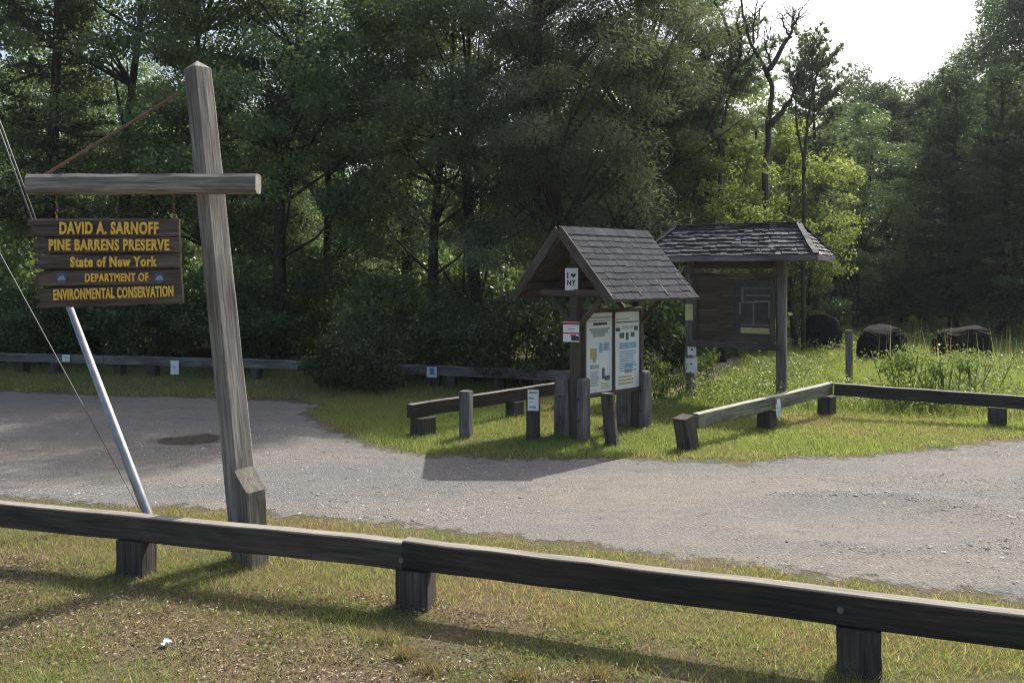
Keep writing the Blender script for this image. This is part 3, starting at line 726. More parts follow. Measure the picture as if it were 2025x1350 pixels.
bpart('fascia', W_GREY, [(B(a0, ht + .012, ze - .05), B(a1, ht + .012, ze - .05), .022, .10, {}), (B(a1 + .012, ht, ze - .05), B(a1 + .012, -ht, ze - .05), .022, .10, {})])
for a, b in (('nr', 'rr'), ('nl', 'rl'), ('fr', 'rr'), ('fl', 'rl'), ('rl', 'rr')):
    bpart('hip_cap', SHAKE, [(Vector(q[a]) + Vector((0, 0, .03)), Vector(q[b]) + Vector((0, 0, .03)), .11, .025, dict(seg=9, wob=.01))], hip)
lx = Vector(B(0, 0, 0)); nb = card(0, -14)
printed('paper_notice', lx + Vector((-.05, -.15, 1.72)), *nb, .18, .32, YELPAPER, 'yellow-green notice on the left post of the hip-roofed board', 'notice', [(.15, .7, .85, .8, INKTAN)], .004)
printed('paper_notice', lx + Vector((-.01, -.15, .98)), *nb, .17, .22, PAPER, 'upper small white paper low on the left post of the hip-roofed board', 'notice', [(.4, .4, .62, .6, INK)], .008)
printed('paper_notice', lx + Vector((-.02, -.15, .66)), *nb, .23, .29, PAPER, 'lower crumpled white paper on the left post of the hip-roofed board', 'notice', [(.38, .55, .58, .66, INK), (.15, .3, .3, .36, INKGREY)], .012)
# papers on the rails
def on_rail(a, b, px, zc, w_, h_, mat, label, marks, bow=.008):
    a, b = np.array(a), np.array(b); k = (px - CX) / F
    t = (k * a[1] - a[0]) / ((b[0] - a[0]) - k * (b[1] - a[1])); p = a + (b - a) * t
    d = (b - a) / np.linalg.norm(b - a); n = np.array([d[1], -d[0]])
    p = p + n * .1
    printed('paper_notice', (p[0], p[1], zc), (d[0], d[1], 0), (0, 0, 1), w_, h_, mat, label, 'notice', marks, bow)
on_rail(farp[1], farp[2], 137, .42, .22, .17, PAPER, 'tiny white paper on the far rail fence, leftmost of the notices there', [(.2, .6, .8, .66, INKGREY)])
on_rail(farp[2], farp[3], 351, .27, .22, .33, PAPER, 'tall white notice on the far rail fence, left of the sign post', [(.25, .5, .7, .55, INKGREY), (.3, .38, .65, .42, INKGREY)])
on_rail(farp[5], farp[6], 858, .385, .24, .26, PAPERB, 'bluish notice with a small picture on the far rail fence beside the bush', [(.28, .2, .75, .78, INKTEAL), (0.0, .88, 1, 1, INK)])
on_rail(rf[0], rf[1], 1526, .34, .12, .30, PAPERB, 'torn white paper hanging on the mossy rail fence', [(.2, .5, .5, .56, INKGREY)], .02)

# ------------------------------------------------------------------ boulders, slab
def boulder(g, r, hgt, label, seed):
    rng = np.random.default_rng(seed); mb = MB(); nu, nv = 26, 14; vs, fs = [], []
    ph = rng.uniform(0, 6, 8)
    for j in range(nv + 1):
        th = math.pi * .5 * j / nv
        for i in range(nu):
            a = 2 * math.pi * i / nu
            cx, sx = math.cos(a), math.sin(a); k = (abs(cx) ** 3.2 + abs(sx) ** 3.2) ** (-1 / 3.2)
            rr = r * k * math.sin(th) ** .35 * (1 + .03 * rng.normal() * (0 < j < nv) + .06 * math.sin(2 * a + ph[0]) + .05 * math.sin(5 * a + ph[1] + 2 * th) + .03 * math.sin(9 * a + ph[2] + 6 * th))
            zz = hgt * math.cos(th) ** .7 * (1 + (.16 * math.sin(a + ph[3]) + .05 * math.sin(3 * a + ph[4])) * math.sin(th) ** .5) - .12 * (j == nv)
            vs.append((g[0] + rr * cx, g[1] + rr * sx * .8, zz))
    for j in range(nv):
        for i in range(nu):
            k = (i + 1) % nu; fs.append((j * nu + i, j * nu + k, j * nu + nu + k, j * nu + nu + i))
    mb.add(vs, fs); o = mb.build('boulder', BOULDER, None, (g[0], g[1], 0)); o.location = (g[0], g[1], 0)
    tag(o, label, 'boulder', 'dark boulders in the meadow')
boulder((9.95, 26.8), .57, 1.14, 'dark boulder nearest the information board, top edge catching light', 3)
boulder((10.4, 23.5), .64, .98, 'squat dark boulder between the thin grey post and the tall grass stems', 4)
boulder((12.9, 23.9), .76, .94, 'dark boulder behind tall grass stems at the foot of the cedar', 5)
c = G(330, 1279); mb = MB(); z = h1(*c) + .03
vs, fs = [], []; rr = random.Random(3)
for i in range(6):
    for j in range(6): vs.append((c[0] + (i - 2.5) * .014 + rr.gauss(0, .006), c[1] + (j - 2.5) * .013 + rr.gauss(0, .006), z + rr.uniform(-.01, .014)))
for i in range(5):
    for j in range(5): q_ = i * 6 + j; fs.append((q_, q_ + 6, q_ + 7, q_ + 1))
mb.add(vs, fs); tag(mb.build('paper_scrap', PAPER), 'small crumpled white paper scrap lying on the dry turf at lower left', 'litter')

# ------------------------------------------------------------------ trees
class Proto: pass
def tree_objs(name, pr, leafm, barkm):
    pass
def build_pine(seed, h, r, base, step=.42, per=5, tuft=13, nl=.17, hw=.011, droop=0.0, top_up=38, gap=.12, tr=.2, flat_=.45, dens=1.0, profile=None, sub=.30):
    rng = np.random.default_rng(seed); mb = MB(); C, A, T = [], [], []
    lean = rng.normal(0, .012, 2)
    axis_ = lambda z: np.array([lean[0] * z + .12 * math.sin(z * .5 + seed), lean[1] * z + .1 * math.cos(z * .43 + seed), z])
    zs = np.linspace(-.1, h, 14); tube(mb, [axis_(z) for z in zs], [max(.015, tr * (1 - z / h) ** .8 + .012) for z in zs], 8)
    z = base
    prof = profile or (lambda q: min(1, (1 - q) * 1.5 + .08) * (0.75 + .25 * math.sin(q * 9 + seed)))
    while z < h - .1:
        q = (z - base) / (h - base); a0 = rng.uniform(0, 6.3); n = per
        for k in range(n):
            if rng.random() < gap: continue
            az = a0 + 2 * math.pi * k / n + rng.normal(0, .25); L = r * prof(q) * rng.uniform(.62, 1.12)
            if L < .15: L = .15
            el = R(-8 + (top_up + 8) * q ** 1.3 + rng.normal(0, 7)) - droop * (1 - q)
            d = np.array([math.cos(az) * math.cos(el), math.sin(az) * math.cos(el), math.sin(el)]); o = axis_(z + rng.uniform(-.15, .15))
            curve = .10 * L * rng.uniform(-.3, 1.0)
            P_ = lambda t: o + d * (t * L) + np.array([0, 0, curve * t * t - .06 * L * math.sin(math.pi * t)])
            tube(mb, [P_(0), P_(.5), P_(1)], [max(.008, .022 * L ** .7), .013 * L ** .6, .005], 4, cap=False)
            side = np.array([-math.sin(az), math.cos(az), 0])
            nb = max(3, int(L * 5.5 * dens)); bt = rng.normal(0, .13)
            for j in range(nb):
                t = .22 + .78 * (j + rng.random()) / nb
                sl = (sub * L * (1.1 - t) + .16) * rng.uniform(.6, 1.25); sgn = 1 if j % 2 else -1
                bd = unit(d * .75 + side * sgn * rng.uniform(.4, 1.1) + np.array([0, 0, rng.normal(.08, .25) * flat_ * 2]))
                m = max(2, int(sl / .12)); tt = (np.arange(m) + rng.random(m)) / m
                pts = P_(t) + bd * (tt * sl)[:, None] + rng.normal(0, .03, (m, 3))
                C.append(np.repeat(pts, tuft, 0)); dirs = unit(bd * .8 + rng.normal(0, .62, (m * tuft, 3)) + np.array([0, 0, .15]))
                A.append(dirs * (nl * rng.uniform(.7, 1.2, m * tuft))[:, None]); T.append(np.clip(np.repeat(rng.normal(.48 + bt, .12, m), tuft) + rng.normal(0, .1, m * tuft), 0, 1))
        z += step * rng.uniform(.75, 1.3)
    C, A, T = np.concatenate(C), np.concatenate(A), np.concatenate(T)
    return mb, leaf_quads(C, A, np.full(len(C), hw) * rng.uniform(.7, 1.3, len(C)), rng), T

def build_leafy(seed, h, r, base, clusters=110, per=210, ls=.10, hw=.034, tr=.15, crad=.62, shape=1.0, stems=1, droop=.0, limbs=26, cone=0.0, csd=.15):
    rng = np.random.default_rng(seed); mb = MB(); C, A, T = [], [], []
    zc = (h + base) / 2; rz_ = (h - base) / 2
    tops = []
    for s in range(stems):
        fx, fy = (rng.normal(0, .18, 2) if stems > 1 else (0, 0)); lx, ly = rng.normal(0, .05, 2) + np.array([fx, fy]) * .8
        pts = [np.array([fx + lx * z + .10 * math.sin(z * .7 + seed), fy + ly * z + .1 * math.cos(z * .6 + seed + s), z]) for z in np.linspace(-.08, h * .86, 9)]
        tube(mb, pts, [tr / (stems ** .6) * (1 - .9 * i / 8) + .008 for i in range(9)], 7); tops.append(pts)
    cen = []
    while len(cen) < clusters:
        p = rng.uniform(-1, 1, 3); rr = np.linalg.norm(p)
        if rr > 1 or rr < .35 * rng.random() + .15: continue
        k = 1 - .35 * max(0, p[2]) ** 2 * shape
        if cone: k = max(.12, (.5 - .5 * p[2]) ** cone * 1.25) / max(.35, math.sqrt(max(.02, 1 - p[2] ** 2))) * (.85 + .15 * math.sin(p[2] * 11 + seed))
        if math.sin(p[0] * 5 + seed) + math.sin(p[1] * 6 + 2 * seed) + math.sin(p[2] * 7 + seed * 3) < -.9: continue
        cen.append(np.array([p[0] * r * k, p[1] * r * k, zc + p[2] * rz_]))
    cen = np.array(cen)
    for c in cen[:limbs]:
        pts = tops[rng.integers(stems)]; z = max(base * .6, c[2] - rng.uniform(.5, 1.6)); i = int(np.clip(z / (h * .86) * 8, 0, 7)); o = pts[i]
        m = (o + c) / 2 + np.array([0, 0, -.15]) + rng.normal(0, .1, 3)
        tube(mb, [o, m, c], [tr * .28, tr * .16, .008], 5, cap=False)
    for c in cen:
        n = int(per * rng.uniform(.5, 1.4)); cr = crad * rng.uniform(.55, 1.25)
        pts = rng.normal(0, 1, (n, 3)); pts = unit(pts) * (rng.random(n) ** .45)[:, None] * cr * np.array([1, 1, .55])
        pts[:, 2] -= droop * (pts[:, 0] ** 2 + pts[:, 1] ** 2) / cr
        C.append(c + pts); d = unit(unit(pts) * .5 + rng.normal(0, .6, (n, 3)) + np.array([0, 0, -.25])); A.append(d * (ls * rng.uniform(.6, 1.3, n))[:, None])
        T.append(np.clip(rng.normal(.48, csd) + rng.normal(0, .13, n), 0, 1))
    C, A, T = np.concatenate(C), np.concatenate(A), np.concatenate(T)
    return mb, leaf_quads(C, A, np.full(len(C), hw) * rng.uniform(.7, 1.3, len(C)), rng), T

PROTO = {}
def proto(kind, gen, leafm, barkm): PROTO[kind] = dict(gen=gen, leaf=leafm, bark=barkm, objs=None, data=None)
proto('pine_a', lambda: build_pine(1, 15.5, 3.3, 2.2, step=.58, per=6, tuft=16, nl=.2, hw=.014, dens=1.35, flat_=.35, sub=.40), PINE, BARK)
proto('pine_b', lambda: build_pine(2, 16.5, 3.0, 4.2, tuft=14, nl=.2, hw=.013, dens=1.1, flat_=.6), PINE, BARK)
proto('pine_c', lambda: build_pine(3, 14.0, 3.5, 1.0, step=.60, per=7, tuft=17, nl=.21, hw=.0145, dens=1.4, flat_=.35, gap=.05, sub=.42), PINE, BARK)
proto('oak_a', lambda: build_leafy(4, 13.0, 3.4, 1.6, 200, 300, .09, .032, .2, .75), OAK, BARK)
proto('oak_b', lambda: build_leafy(5, 11.0, 3.0, .9, 180, 300, .09, .032, .17, .7), OAK, BARK)
proto('lime_a', lambda: build_leafy(6, 8.5, 2.2, 1.5, 100, 135, .10, .036, .11, .5), LIME, BARK)
proto('lime_b', lambda: build_leafy(7, 6.0, 1.5, 1.3, 50, 140, .095, .034, .08, .42), LIME, BARK)
cedarprof = lambda q: (1 - q) ** .55 * (.82 + .18 * math.sin(q * 13)) + .06
proto('cedar_a', lambda: build_pine(8, 9.5, 3.4, 1.3, step=.24, per=8, tuft=10, nl=.13, hw=.017, droop=.10, top_up=40, gap=.05, flat_=.35, dens=1.2, profile=cedarprof, sub=.34), CEDAR, BARK)
proto('cedar_b', lambda: build_pine(9, 11.0, 2.7, 1.8, step=.25, per=8, tuft=10, nl=.13, hw=.017, droop=.05, top_up=45, gap=.08, flat_=.4, dens=1.2, profile=cedarprof, sub=.34), CEDAR, BARK)
proto('sparse_pine', lambda: build_pine(10, 12.0, 1.7, 4.0, step=.36, per=6, tuft=16, nl=.2, hw=.018, top_up=62, gap=.15, dens=1.3, flat_=.9, tr=.14, profile=lambda q: .55 + .5 * math.sin(q * 2.9)), PINE, BARK)
proto('pine_d', lambda: build_leafy(15, 12.0, 2.7, .8, 230, 170, ls=.17, hw=.022, tr=.17, crad=.62, cone=.6, limbs=60), PINE, BARK)
proto('pine_e', lambda: build_leafy(16, 11.0, 2.9, 1.9, 230, 170, ls=.16, hw=.022, tr=.16, crad=.6, cone=.45, limbs=60), CEDAR, BARK)
proto('pine_f', lambda: build_leafy(17, 13.5, 3.3, .8, 200, 470, ls=.14, hw=.0115, tr=.19, crad=.66, cone=.38, limbs=70, csd=.21), PINESOFT, BARK)
proto('pine_g', lambda: build_leafy(18, 14.5, 3.0, 1.6, 190, 460, ls=.14, hw=.0115, tr=.19, crad=.66, cone=.32, limbs=70, csd=.21), PINESOFT, BARK)
proto('shrub_a', lambda: build_leafy(12, 2.3, 1.35, .05, 60, 130, .085, .03, .05, .42, stems=5), SHRUB, BARK)
proto('shrub_b', lambda: build_leafy(13, 1.7, 1.2, .03, 46, 130, .08, .028, .04, .38, stems=6), SHRUB, BARK)
proto('weed', lambda: build_leafy(14, .9, .38, .02, 26, 44, .07, .016, .012, .17, stems=7, limbs=16), LIME, LIME)

def tree(kind, px, d, label, cat='tree', group=None, name='tree', sc=1.0, sz=None, rz=None, X=None):
    p = PROTO[kind]; x = (px - CX) / F * d if X is None else X
    rz = random.uniform(0, 6.28) if rz is None else rz
    e = empty(name, (x, d, h1(x, d)), label, cat, group, rz); e.scale = (sc, sc, sz or sc)
    if p['objs'] is None:
        mb, V, T = p['gen'](); p['data'] = (V, T)
        t = mb.build('trunk' if cat == 'tree' else 'stems', p['bark'], e, smooth=True)
        c = quads_mesh('crown' if cat == 'tree' else 'foliage', p['leaf'], V, 4, T, e)
        p['objs'] = (t, c)
    else:
        for o in p['objs']:
            c = o.copy(); c.parent = e; COL.objects.link(c)
    return e

gl = 'dark trees along the edge of the wood at left'
for kind, px, d, lab, sc in [
    ('oak_a', -60, 24.5, 'dark leafy tree at the far left, behind the guy cable', 1.1),
    ('pine_b', 110, 23.5, 'dark pine whose trunk shows left of the metal pole, below the sign', 1.0),
    ('oak_a', 245, 24.5, 'dark leafy tree whose trunk shows below the plank sign, right of the metal pole', 1.15),
    ('pine_g', 430, 25.5, 'tall dark pine rising directly behind the leaning sign post', 1.05),
    ('oak_b', 545, 23.0, 'dark broad-leaved tree just right of the sign post, behind the far rail fence', 1.25),
    ('pine_d', 660, 26.0, 'dark pine standing behind the round bush on the far rail fence', 1.1),
    ('pine_b', 815, 25.0, 'tall pine with a thick bare trunk, right of the large round bush', 1.12),
    ('oak_b', 850, 22.5, 'dark leafy tree over the notice with the small blue picture', 1.05),
    ('pine_f', 950, 22.6, 'soft grey-green pine left of the gabled kiosk roof', 1.05),
    ('pine_g', 1110, 21.5, 'large feathery pine rising directly over the gabled kiosk ridge', 1.15),
    ('pine_f', 1240, 23.2, 'tall feathery pine between the two roofs, left of the bare trees', 1.1),
    ('pine_c', 1325, 27.0, 'tall dark pine bordering the open sky, behind the left bare tree', 1.1)]:
    tree(kind, px, d, lab, group=gl, name='pine_tree' if 'pine' in kind else 'leafy_tree', sc=sc)
gm = 'sunlit light green trees behind the information board'
for kind, px, d, lab, sc in [
    ('lime_b', 1425, 23.5, 'small bright green tree standing just above the hipped roof', 1.12),
    ('lime_a', 1365, 26.5, 'yellow-green tree at the left bare trunk', 1.08),
    ('lime_a', 1480, 29.5, 'light green tree between the two bare trunks', 1.12),
    ('lime_a', 1572, 27.5, 'light green tree right of the forked bare trunk', .95),
    ('oak_b', 1690, 36.0, 'rounded mid-green tree low under the open sky', .92),
    ('lime_b', 1500, 26.0, 'low light green sapling over the right half of the hipped roof', .85),
    ('lime_b', 1600, 28.0, 'low light green sapling past the right end of the hipped roof', .8)]:
    tree(kind, px, d, lab, group=gm, name='light_green_tree', sc=sc)
tree('sparse_pine', 1612, 31.0, 'narrow dark pine standing against the white sky, right of the bare trees', name='pine_tree', sc=.9)
gr = 'dark cedars and pines at the right'
for kind, px, d, lab, sc in [
    ('pine_e', 1745, 46.0, 'bushy dark pine under the lowest part of the open sky', 1.22),
    ('cedar_a', 1655, 42.0, 'low dark cedar behind the boulder nearest the information board', .84),
    ('pine_e', 1832, 44.0, 'pointed bushy pine left of the sloping right-hand skyline', 1.2),
    ('cedar_a', 1890, 35.0, 'broad dark cedar with its trunk rising behind the boulder', 1.15),
    ('cedar_a', 1775, 40.0, 'broad dark cedar sweeping low over the squat boulder', 1.02),
    ('cedar_b', 1982, 31.5, 'cedar with a thin visible trunk near the right edge', .93),
    ('pine_d', 1900, 48.0, 'bushy pine on the skyline halfway up to the right corner', 1.33),
    ('pine_d', 1985, 50.0, 'tallest pine at the upper right corner, against the sky', 1.72),
    ('pine_e', 2065, 45.0, 'tall pine partly outside the upper right corner', 1.85),
    ('pine_d', 1700, 52.0, 'distant pine low on the skyline right of the bare trees', 1.3),
    ('cedar_a', 2090, 31.0, 'big dark cedar cut off by the right edge of the picture', 1.15),
    ('oak_b', 2060, 38.0, 'leafy dark tree filling the right edge between the cedars', 1.15)]:
    tree(kind, px, d, lab, group=gr, name='cedar_tree' if 'cedar' in kind else ('pine_tree' if 'pine' in kind else 'leafy_tree'), sc=sc)
# bare forked trees, limb by limb
def bare_tree(d, limbs, label):
    p0 = at(*limbs[0][0][0], d); e = empty('bare_tree', (p0[0], d, 0), label, 'tree', 'bare dead trees against the sky')
    rr = random.Random(int(d * 7)); mb, mt = MB(), MB()
    for k, (pts, r0, r1, dy) in enumerate(limbs):
        P3 = []
        for i, (x, y) in enumerate(pts):
            q_ = at(x, y, d); q_[1] += dy * i / max(1, len(pts) - 1); P3.append(q_)
        if k == 0: P3[0][2] = -.1
        fine, n = [], len(P3)
        for i in range(n - 1):
            for s in range(4):
                t = s / 4; fine.append(P3[i] * (1 - t) + P3[i + 1] * t + (np.array([rr.gauss(0, .016), rr.gauss(0, .016), 0]) if (i or s) else 0))
        fine.append(P3[-1]); m = len(fine)
        tube(mb if k == 0 else mt, fine, [r0 + (r1 - r0) * i / (m - 1) for i in range(m)], 8)
        if k:
            for j in range(16):
                o = fine[rr.randint(m // 4, m - 2)]; dd = np.array([rr.gauss(0, .6), rr.gauss(0, .5), rr.uniform(.2, 1)]); dd /= np.linalg.norm(dd); L = rr.uniform(.3, .9)
                q1 = o + dd * L * .5; tube(mt, [o, q1, o + dd * L + np.array([rr.gauss(0, .1), 0, .1])], [.012, .008, .003], 4, cap=False)
                tube(mt, [q1, q1 + np.array([rr.gauss(0, .2), rr.gauss(0, .1), .25])], [.007, .003], 4, cap=False)
    b = (p0[0], d, 0); mb.build('trunk', DEADBARK, e, b, True); mt.build('limbs', DEADBARK, e, b, True)
bare_tree(23.9, [([(1345, 690), (1372, 400), (1395, 270), (1430, 185), (1452, 140), (1448, 60), (1420, 0), (1410, -40)],  .085, .03, .3),
               ([(1452, 140), (1468, 108), (1470, 60), (1465, 40), (1475, 0)], .06, .03, .6), ([(1395, 270), (1425, 190), (1428, 150), (1420, 120)], .06, .02, -.5),
               ([(1452, 140), (1478, 120), (1492, 100)], .05, .015, -.4)], 'leaning bare tree left, its crooked limbs leaving the top of the picture')
bare_tree(24.6, [([(1512, 690), (1516, 330), (1523, 240), (1530, 170), (1513, 125), (1490, 85), (1478, 40), (1468, -20)], .105, .03, .3),
               ([(1523, 250), (1560, 200), (1572, 170), (1575, 145)], .09, .03, -.4), ([(1518, 148), (1545, 100), (1565, 70), (1575, 45), (1590, 22)], .09, .02, .4), ([(1565, 75), (1552, 50), (1555, 18)], .04, .012, .3),
               ([(1575, 48), (1570, 25)], .03, .012, .3), ([(1490, 85), (1487, 55), (1490, 14)], .04, .012, -.3), ([(1528, 130), (1515, 90), (1525, 70)], .035, .012, .2)], 'thick forked bare tree right of the leaning one, splitting low against the sky')

bare_tree(25.6, [([(1588, 690), (1590, 420), (1594, 300), (1604, 220), (1618, 150), (1640, 95)], .07, .02, .3),
               ([(1592, 340), (1576, 260), (1568, 190), (1548, 130)], .045, .012, -.3), ([(1600, 250), (1632, 200), (1650, 175)], .03, .01, .2)], 'slender bare trunk standing just in front of the narrow dark pine')
bare_tree(25.1, [([(1432, 690), (1428, 400), (1424, 280), (1442, 200), (1470, 130), (1502, 70), (1508, 10)], .065, .018, .3),
               ([(1424, 290), (1404, 210), (1398, 150)], .035, .01, -.3), ([(1456, 165), (1462, 110), (1450, 60)], .03, .01, .2)], 'thin bare sapling trunk rising between the leaning and the forked bare trees')

# shrubs
for kind, px, d, lab, sc in [
    ('shrub_a', 722, 17.6, 'large round dark bush hiding part of the far rail fence', .72),
    ('shrub_b', 668, 18.2, 'small bush at the left foot of the large round bush', .62),
    ('shrub_a', 945, 19.6, 'dark shrub behind the far rail fence, over the short fence', .85),
    ('shrub_a', 1035, 18.2, 'dark shrub behind the far rail fence, just left of the gabled kiosk', 1.0),
    ('shrub_b', 1310, 20.5, 'sunlit shrub seen between the two kiosks', 1.1),
    ('shrub_b', 1590, 33, 'pale glinting shrub behind the boulder nearest the information board', 1.3),
    ('shrub_b', 1680, 46.0, 'low glinting shrub at the end of the sunlit path', 1.2),
    ('shrub_b', 1765, 45.0, 'low glinting shrub under the cedars, beyond the squat boulder', 1.1),
    ('shrub_a', 60, 22.6, 'dark shrub behind the far rail fence at the left edge', 1.0),
    ('shrub_a', 300, 22.8, 'dark shrub behind the far rail fence, below the right end of the plank sign', .9),
    ('shrub_b', 495, 21.6, 'dark shrub behind the far rail fence, right of the sign post', 1.3),
    ('shrub_a', 800, 20.2, 'dark shrub behind the far rail fence, right of the large round bush', 1.15),
    ('shrub_a', 1180, 19.8, 'tall dark shrub behind the gabled kiosk posters', 1.25)]:
    tree(kind, px, d, lab, 'shrub', 'shrubs along the fences', 'shrub', sc)
for k, (px, d, sc, lab) in enumerate([(1790, 15.6, 1.25, 'leafy green weed before the squat boulder, behind the rail'), (1850, 15.4, 1.1, 'leafy green weed behind the rail, amid the tall stems'),
                                      (1905, 16.4, 1.0, 'leafy green weed behind the rail, nearer the right edge'), (1400, 17.8, .9, 'bushy weed under the information board panel'),
                                      (1300, 16.4, 1.0, 'bushy weed between the gabled kiosk and the hip-roofed board')]):
    tree('weed', px, d, lab, 'weed', 'leafy weeds in the meadow', 'weed', sc)

# the wood behind: one mass
Vs, Ts = [], []
rng = np.random.default_rng(77)
def thin(kind, x, y, sc, keep, big, rot):
    if PROTO[kind]['data'] is None: PROTO[kind]['data'] = PROTO[kind]['gen']()[1:]
    V, T = PROTO[kind]['data']; V = V.reshape(-1, 4, 3); n = len(V); idx = rng.choice(n, int(n * keep), replace=False); q_ = V[idx]
    c = q_[:, :1]; q_ = c + (q_ - c) * big; ca, sa = math.cos(rot), math.sin(rot)
    q_ = q_ * sc; X_ = q_[..., 0] * ca - q_[..., 1] * sa + x; Y_ = q_[..., 0] * sa + q_[..., 1] * ca + y
    Vs.append(np.stack([X_, Y_, q_[..., 2]], -1).reshape(-1, 3)); Ts.append(T[idx])
for k in range(36):
    d = rng.uniform(31, 50); px = rng.uniform(-250, 1390); x = (px - CX) / F * d
    kind = ['pine_f', 'oak_a', 'oak_b', 'pine_d'][k % 4]; thin(kind, x, d, rng.uniform(.7, 1.12), .24, 2.0, rng.uniform(0, 6))
for k in range(26):
    d = rng.uniform(54, 72); px = 1400 + 900 * (k + .5) / 26 + rng.uniform(-20, 20); x = (px - CX) / F * d
    top_y = np.interp(px, [1400, 1500, 1620, 1700, 1790, 1900, 1990, 2300], [150, 150, 130, 130, 170, 130, 50, 10]); hgt = H + (HY - top_y) * d / F * rng.uniform(.75, .98)
    kind = ['oak_b', 'pine_d', 'oak_a'][k % 3]; thin(kind, x, d, hgt / {'oak_b': 11, 'pine_d': 12, 'oak_a': 13}[kind], .2, 2.1, rng.uniform(0, 6))
for k in range(60):            # undergrowth
    d = rng.uniform(24, 36); px = rng.uniform(-200, 1480); x = (px - CX) / F * d
    thin(['shrub_a', 'shrub_b'][k % 2], x, d, rng.uniform(1.0, 1.9), .5, 1.5, rng.uniform(0, 6))
for k in range(34):
    d = rng.uniform(50, 64); px = rng.uniform(1480, 2250); x = (px - CX) / F * d
    thin(['shrub_a', 'shrub_b'][k % 2], x, d, rng.uniform(1.2, 2.2), .5, 1.7, rng.uniform(0, 6))
tag(quads_mesh('woodland', OAK, np.concatenate(Vs), 4, np.concatenate(Ts)), 'dense dark mass of woodland behind the front row of trees', 'woodland', kind='stuff')

# ------------------------------------------------------------------ grass, weeds, litter, pebbles (nobody could count them)
def blades(x, y, h, wd, rng, lean=.45):
    n = len(x); z = hz(x, y) - .004; a = rng.uniform(0, 2 * np.pi, n)
    b = np.stack([np.cos(a), np.sin(a), np.zeros(n)], -1) * (wd / 2)[:, None]
    ln = rng.normal(0, lean, (n, 2)) * h[:, None]; c = np.stack([x, y, z], -1)
    V = np.empty((n, 3, 3)); V[:, 0] = c - b; V[:, 1] = c + b; V[:, 2] = c + np.stack([ln[:, 0], ln[:, 1], h], -1)
    return V.reshape(-1, 3)
def scatter(n, x0, x1, y0, y1, rng): return rng.uniform(x0, x1, n), rng.uniform(y0, y1, n)
def in_view(x, y, m=.06): return np.abs(x) < (.614 + m) * y + .3
rng = np.random.default_rng(3)
AV, AT, AD = [], [], []
def grass(n, box, hlo, hhi, wd, keep, dry, lean=.45):
    x, y = scatter(n, *box, rng); k = in_view(x, y) & (rng.random(n) < keep(x, y)); x, y = x[k], y[k]
    if not len(x): return
    hh = rng.uniform(hlo, hhi, len(x)) * (.6 + .8 * fbm(x, y, .6)); V = blades(x, y, hh, np.full(len(x), wd) * rng.uniform(.6, 1.3, len(x)), rng, lean)
    AV.append(V); AT.append(np.clip(rng.normal(.5, .2, len(x)), 0, 1)); AD.append((rng.random(len(x)) < dry(x, y)).astype(float))
offlot = lambda x, y: np.clip((-lot_sd(x, y) + .25 * (fbm(x, y, .35) - .5) * 2) / .2, 0, 1)
near_line = lambda x: np.interp(x, [p[0] for p in near], [p[1] for p in near])
def dry_near(x, y):
    d = near_line(x) - y         # distance in front of the rail
    g = .70 + .35 * np.exp(-((d - 1.0) / .4) ** 2) + 1.3 * (fbm(x + 9, y, .8) - .5)
    g -= .42 * np.exp(-((d - .42) / .3) ** 2) * np.clip((x + 2.6) / 1.5, 0, 1)         # greener strip under the rail
    g -= .75 * np.exp(-(((x + 2.9) / .75) ** 2 + ((y - 5.0) / .45) ** 2))               # green corner at lower left
    g -= .35 * (x > 2.3) * (d < 1.0)
    return np.clip(g, .06, .97)
grass(520000, (-5.2, 5.2, 3.2, 8.9), .018, .06, .0045, lambda x, y: offlot(x, y) * np.clip(.35 + 2.0 * (fbm(x, y, .5) - .38) - .95 * np.exp(-((near_line(x) - y - 1.05) / .42) ** 2) * np.clip((x + 2.2) / 1.5, .35, 1), .05, 1), dry_near, .7)
grass(26000, (-5, 5, 3.4, 7.2), .05, .13, .006, lambda x, y: (near_line(x) > y) * np.clip(6 * (fbm(x + 3, y + 8, .55) - .55), 0, 1), lambda x, y: dry_near(x, y) * .6, .5)
grass(60000, (-5.5, 5, 5.2, 9.2), .03, .09, .006, lambda x, y: offlot(x, y) * (y > near_line(x)) * .9, lambda x, y: np.clip(.5 + 1.2 * (fbm(x, y, .7) - .5), .1, .9), .6)
fenced = lambda x, y: (y > 9.5)
def dry_mid(x, y): return np.clip(.27 + 1.1 * (fbm(x + 40, y, 1.1) - .5) + .55 * np.exp(-np.hypot(x - 5.1, y - 14.3) ** 2 / .5), .03, .9)
offpath = lambda x, y: np.clip((-path_sd(x, y) + .1) / .15, 0, 1)
grass(300000, (-4.2, 11.5, 9.8, 16.5), .03, .09, .009, lambda x, y: offlot(x, y) * offpath(x, y), dry_mid, .55)
meadow = lambda x, y: offlot(x, y) * offpath(x, y) * np.clip((np.where(x > 5.6, y - (14.75 - .38 * (x - 5.6)), (y - (15.5 - .35 * (x - 3)))) - .2) / .8, 0, 1) * (x > 1.4)
grass(150000, (1.5, 17, 12, 26), .09, .27, .012, meadow, lambda x, y: np.clip(.18 + .9 * (fbm(x, y + 30, 2.0) - .5), .03, .8), .4)
grass(210000, (2, 40, 22, 60), .12, .32, .02, lambda x, y: meadow(x, y), lambda x, y: np.clip(.3 + .9 * (fbm(x, y + 30, 3.0) - .5), .05, .8), .35)
grass(1500, (6.5, 12, 14.4, 19), .45, .9, .008, lambda x, y: meadow(x, y) * np.clip(5 * (fbm(x + 60, y, 1.2) - .48), 0, 1), lambda x, y: np.full(len(x), .35), .18)
grass(110, (9, 13, 17.5, 21), .9, 1.4, .014, lambda x, y: np.ones(len(x)) * .8, lambda x, y: np.full(len(x), .5), .1)
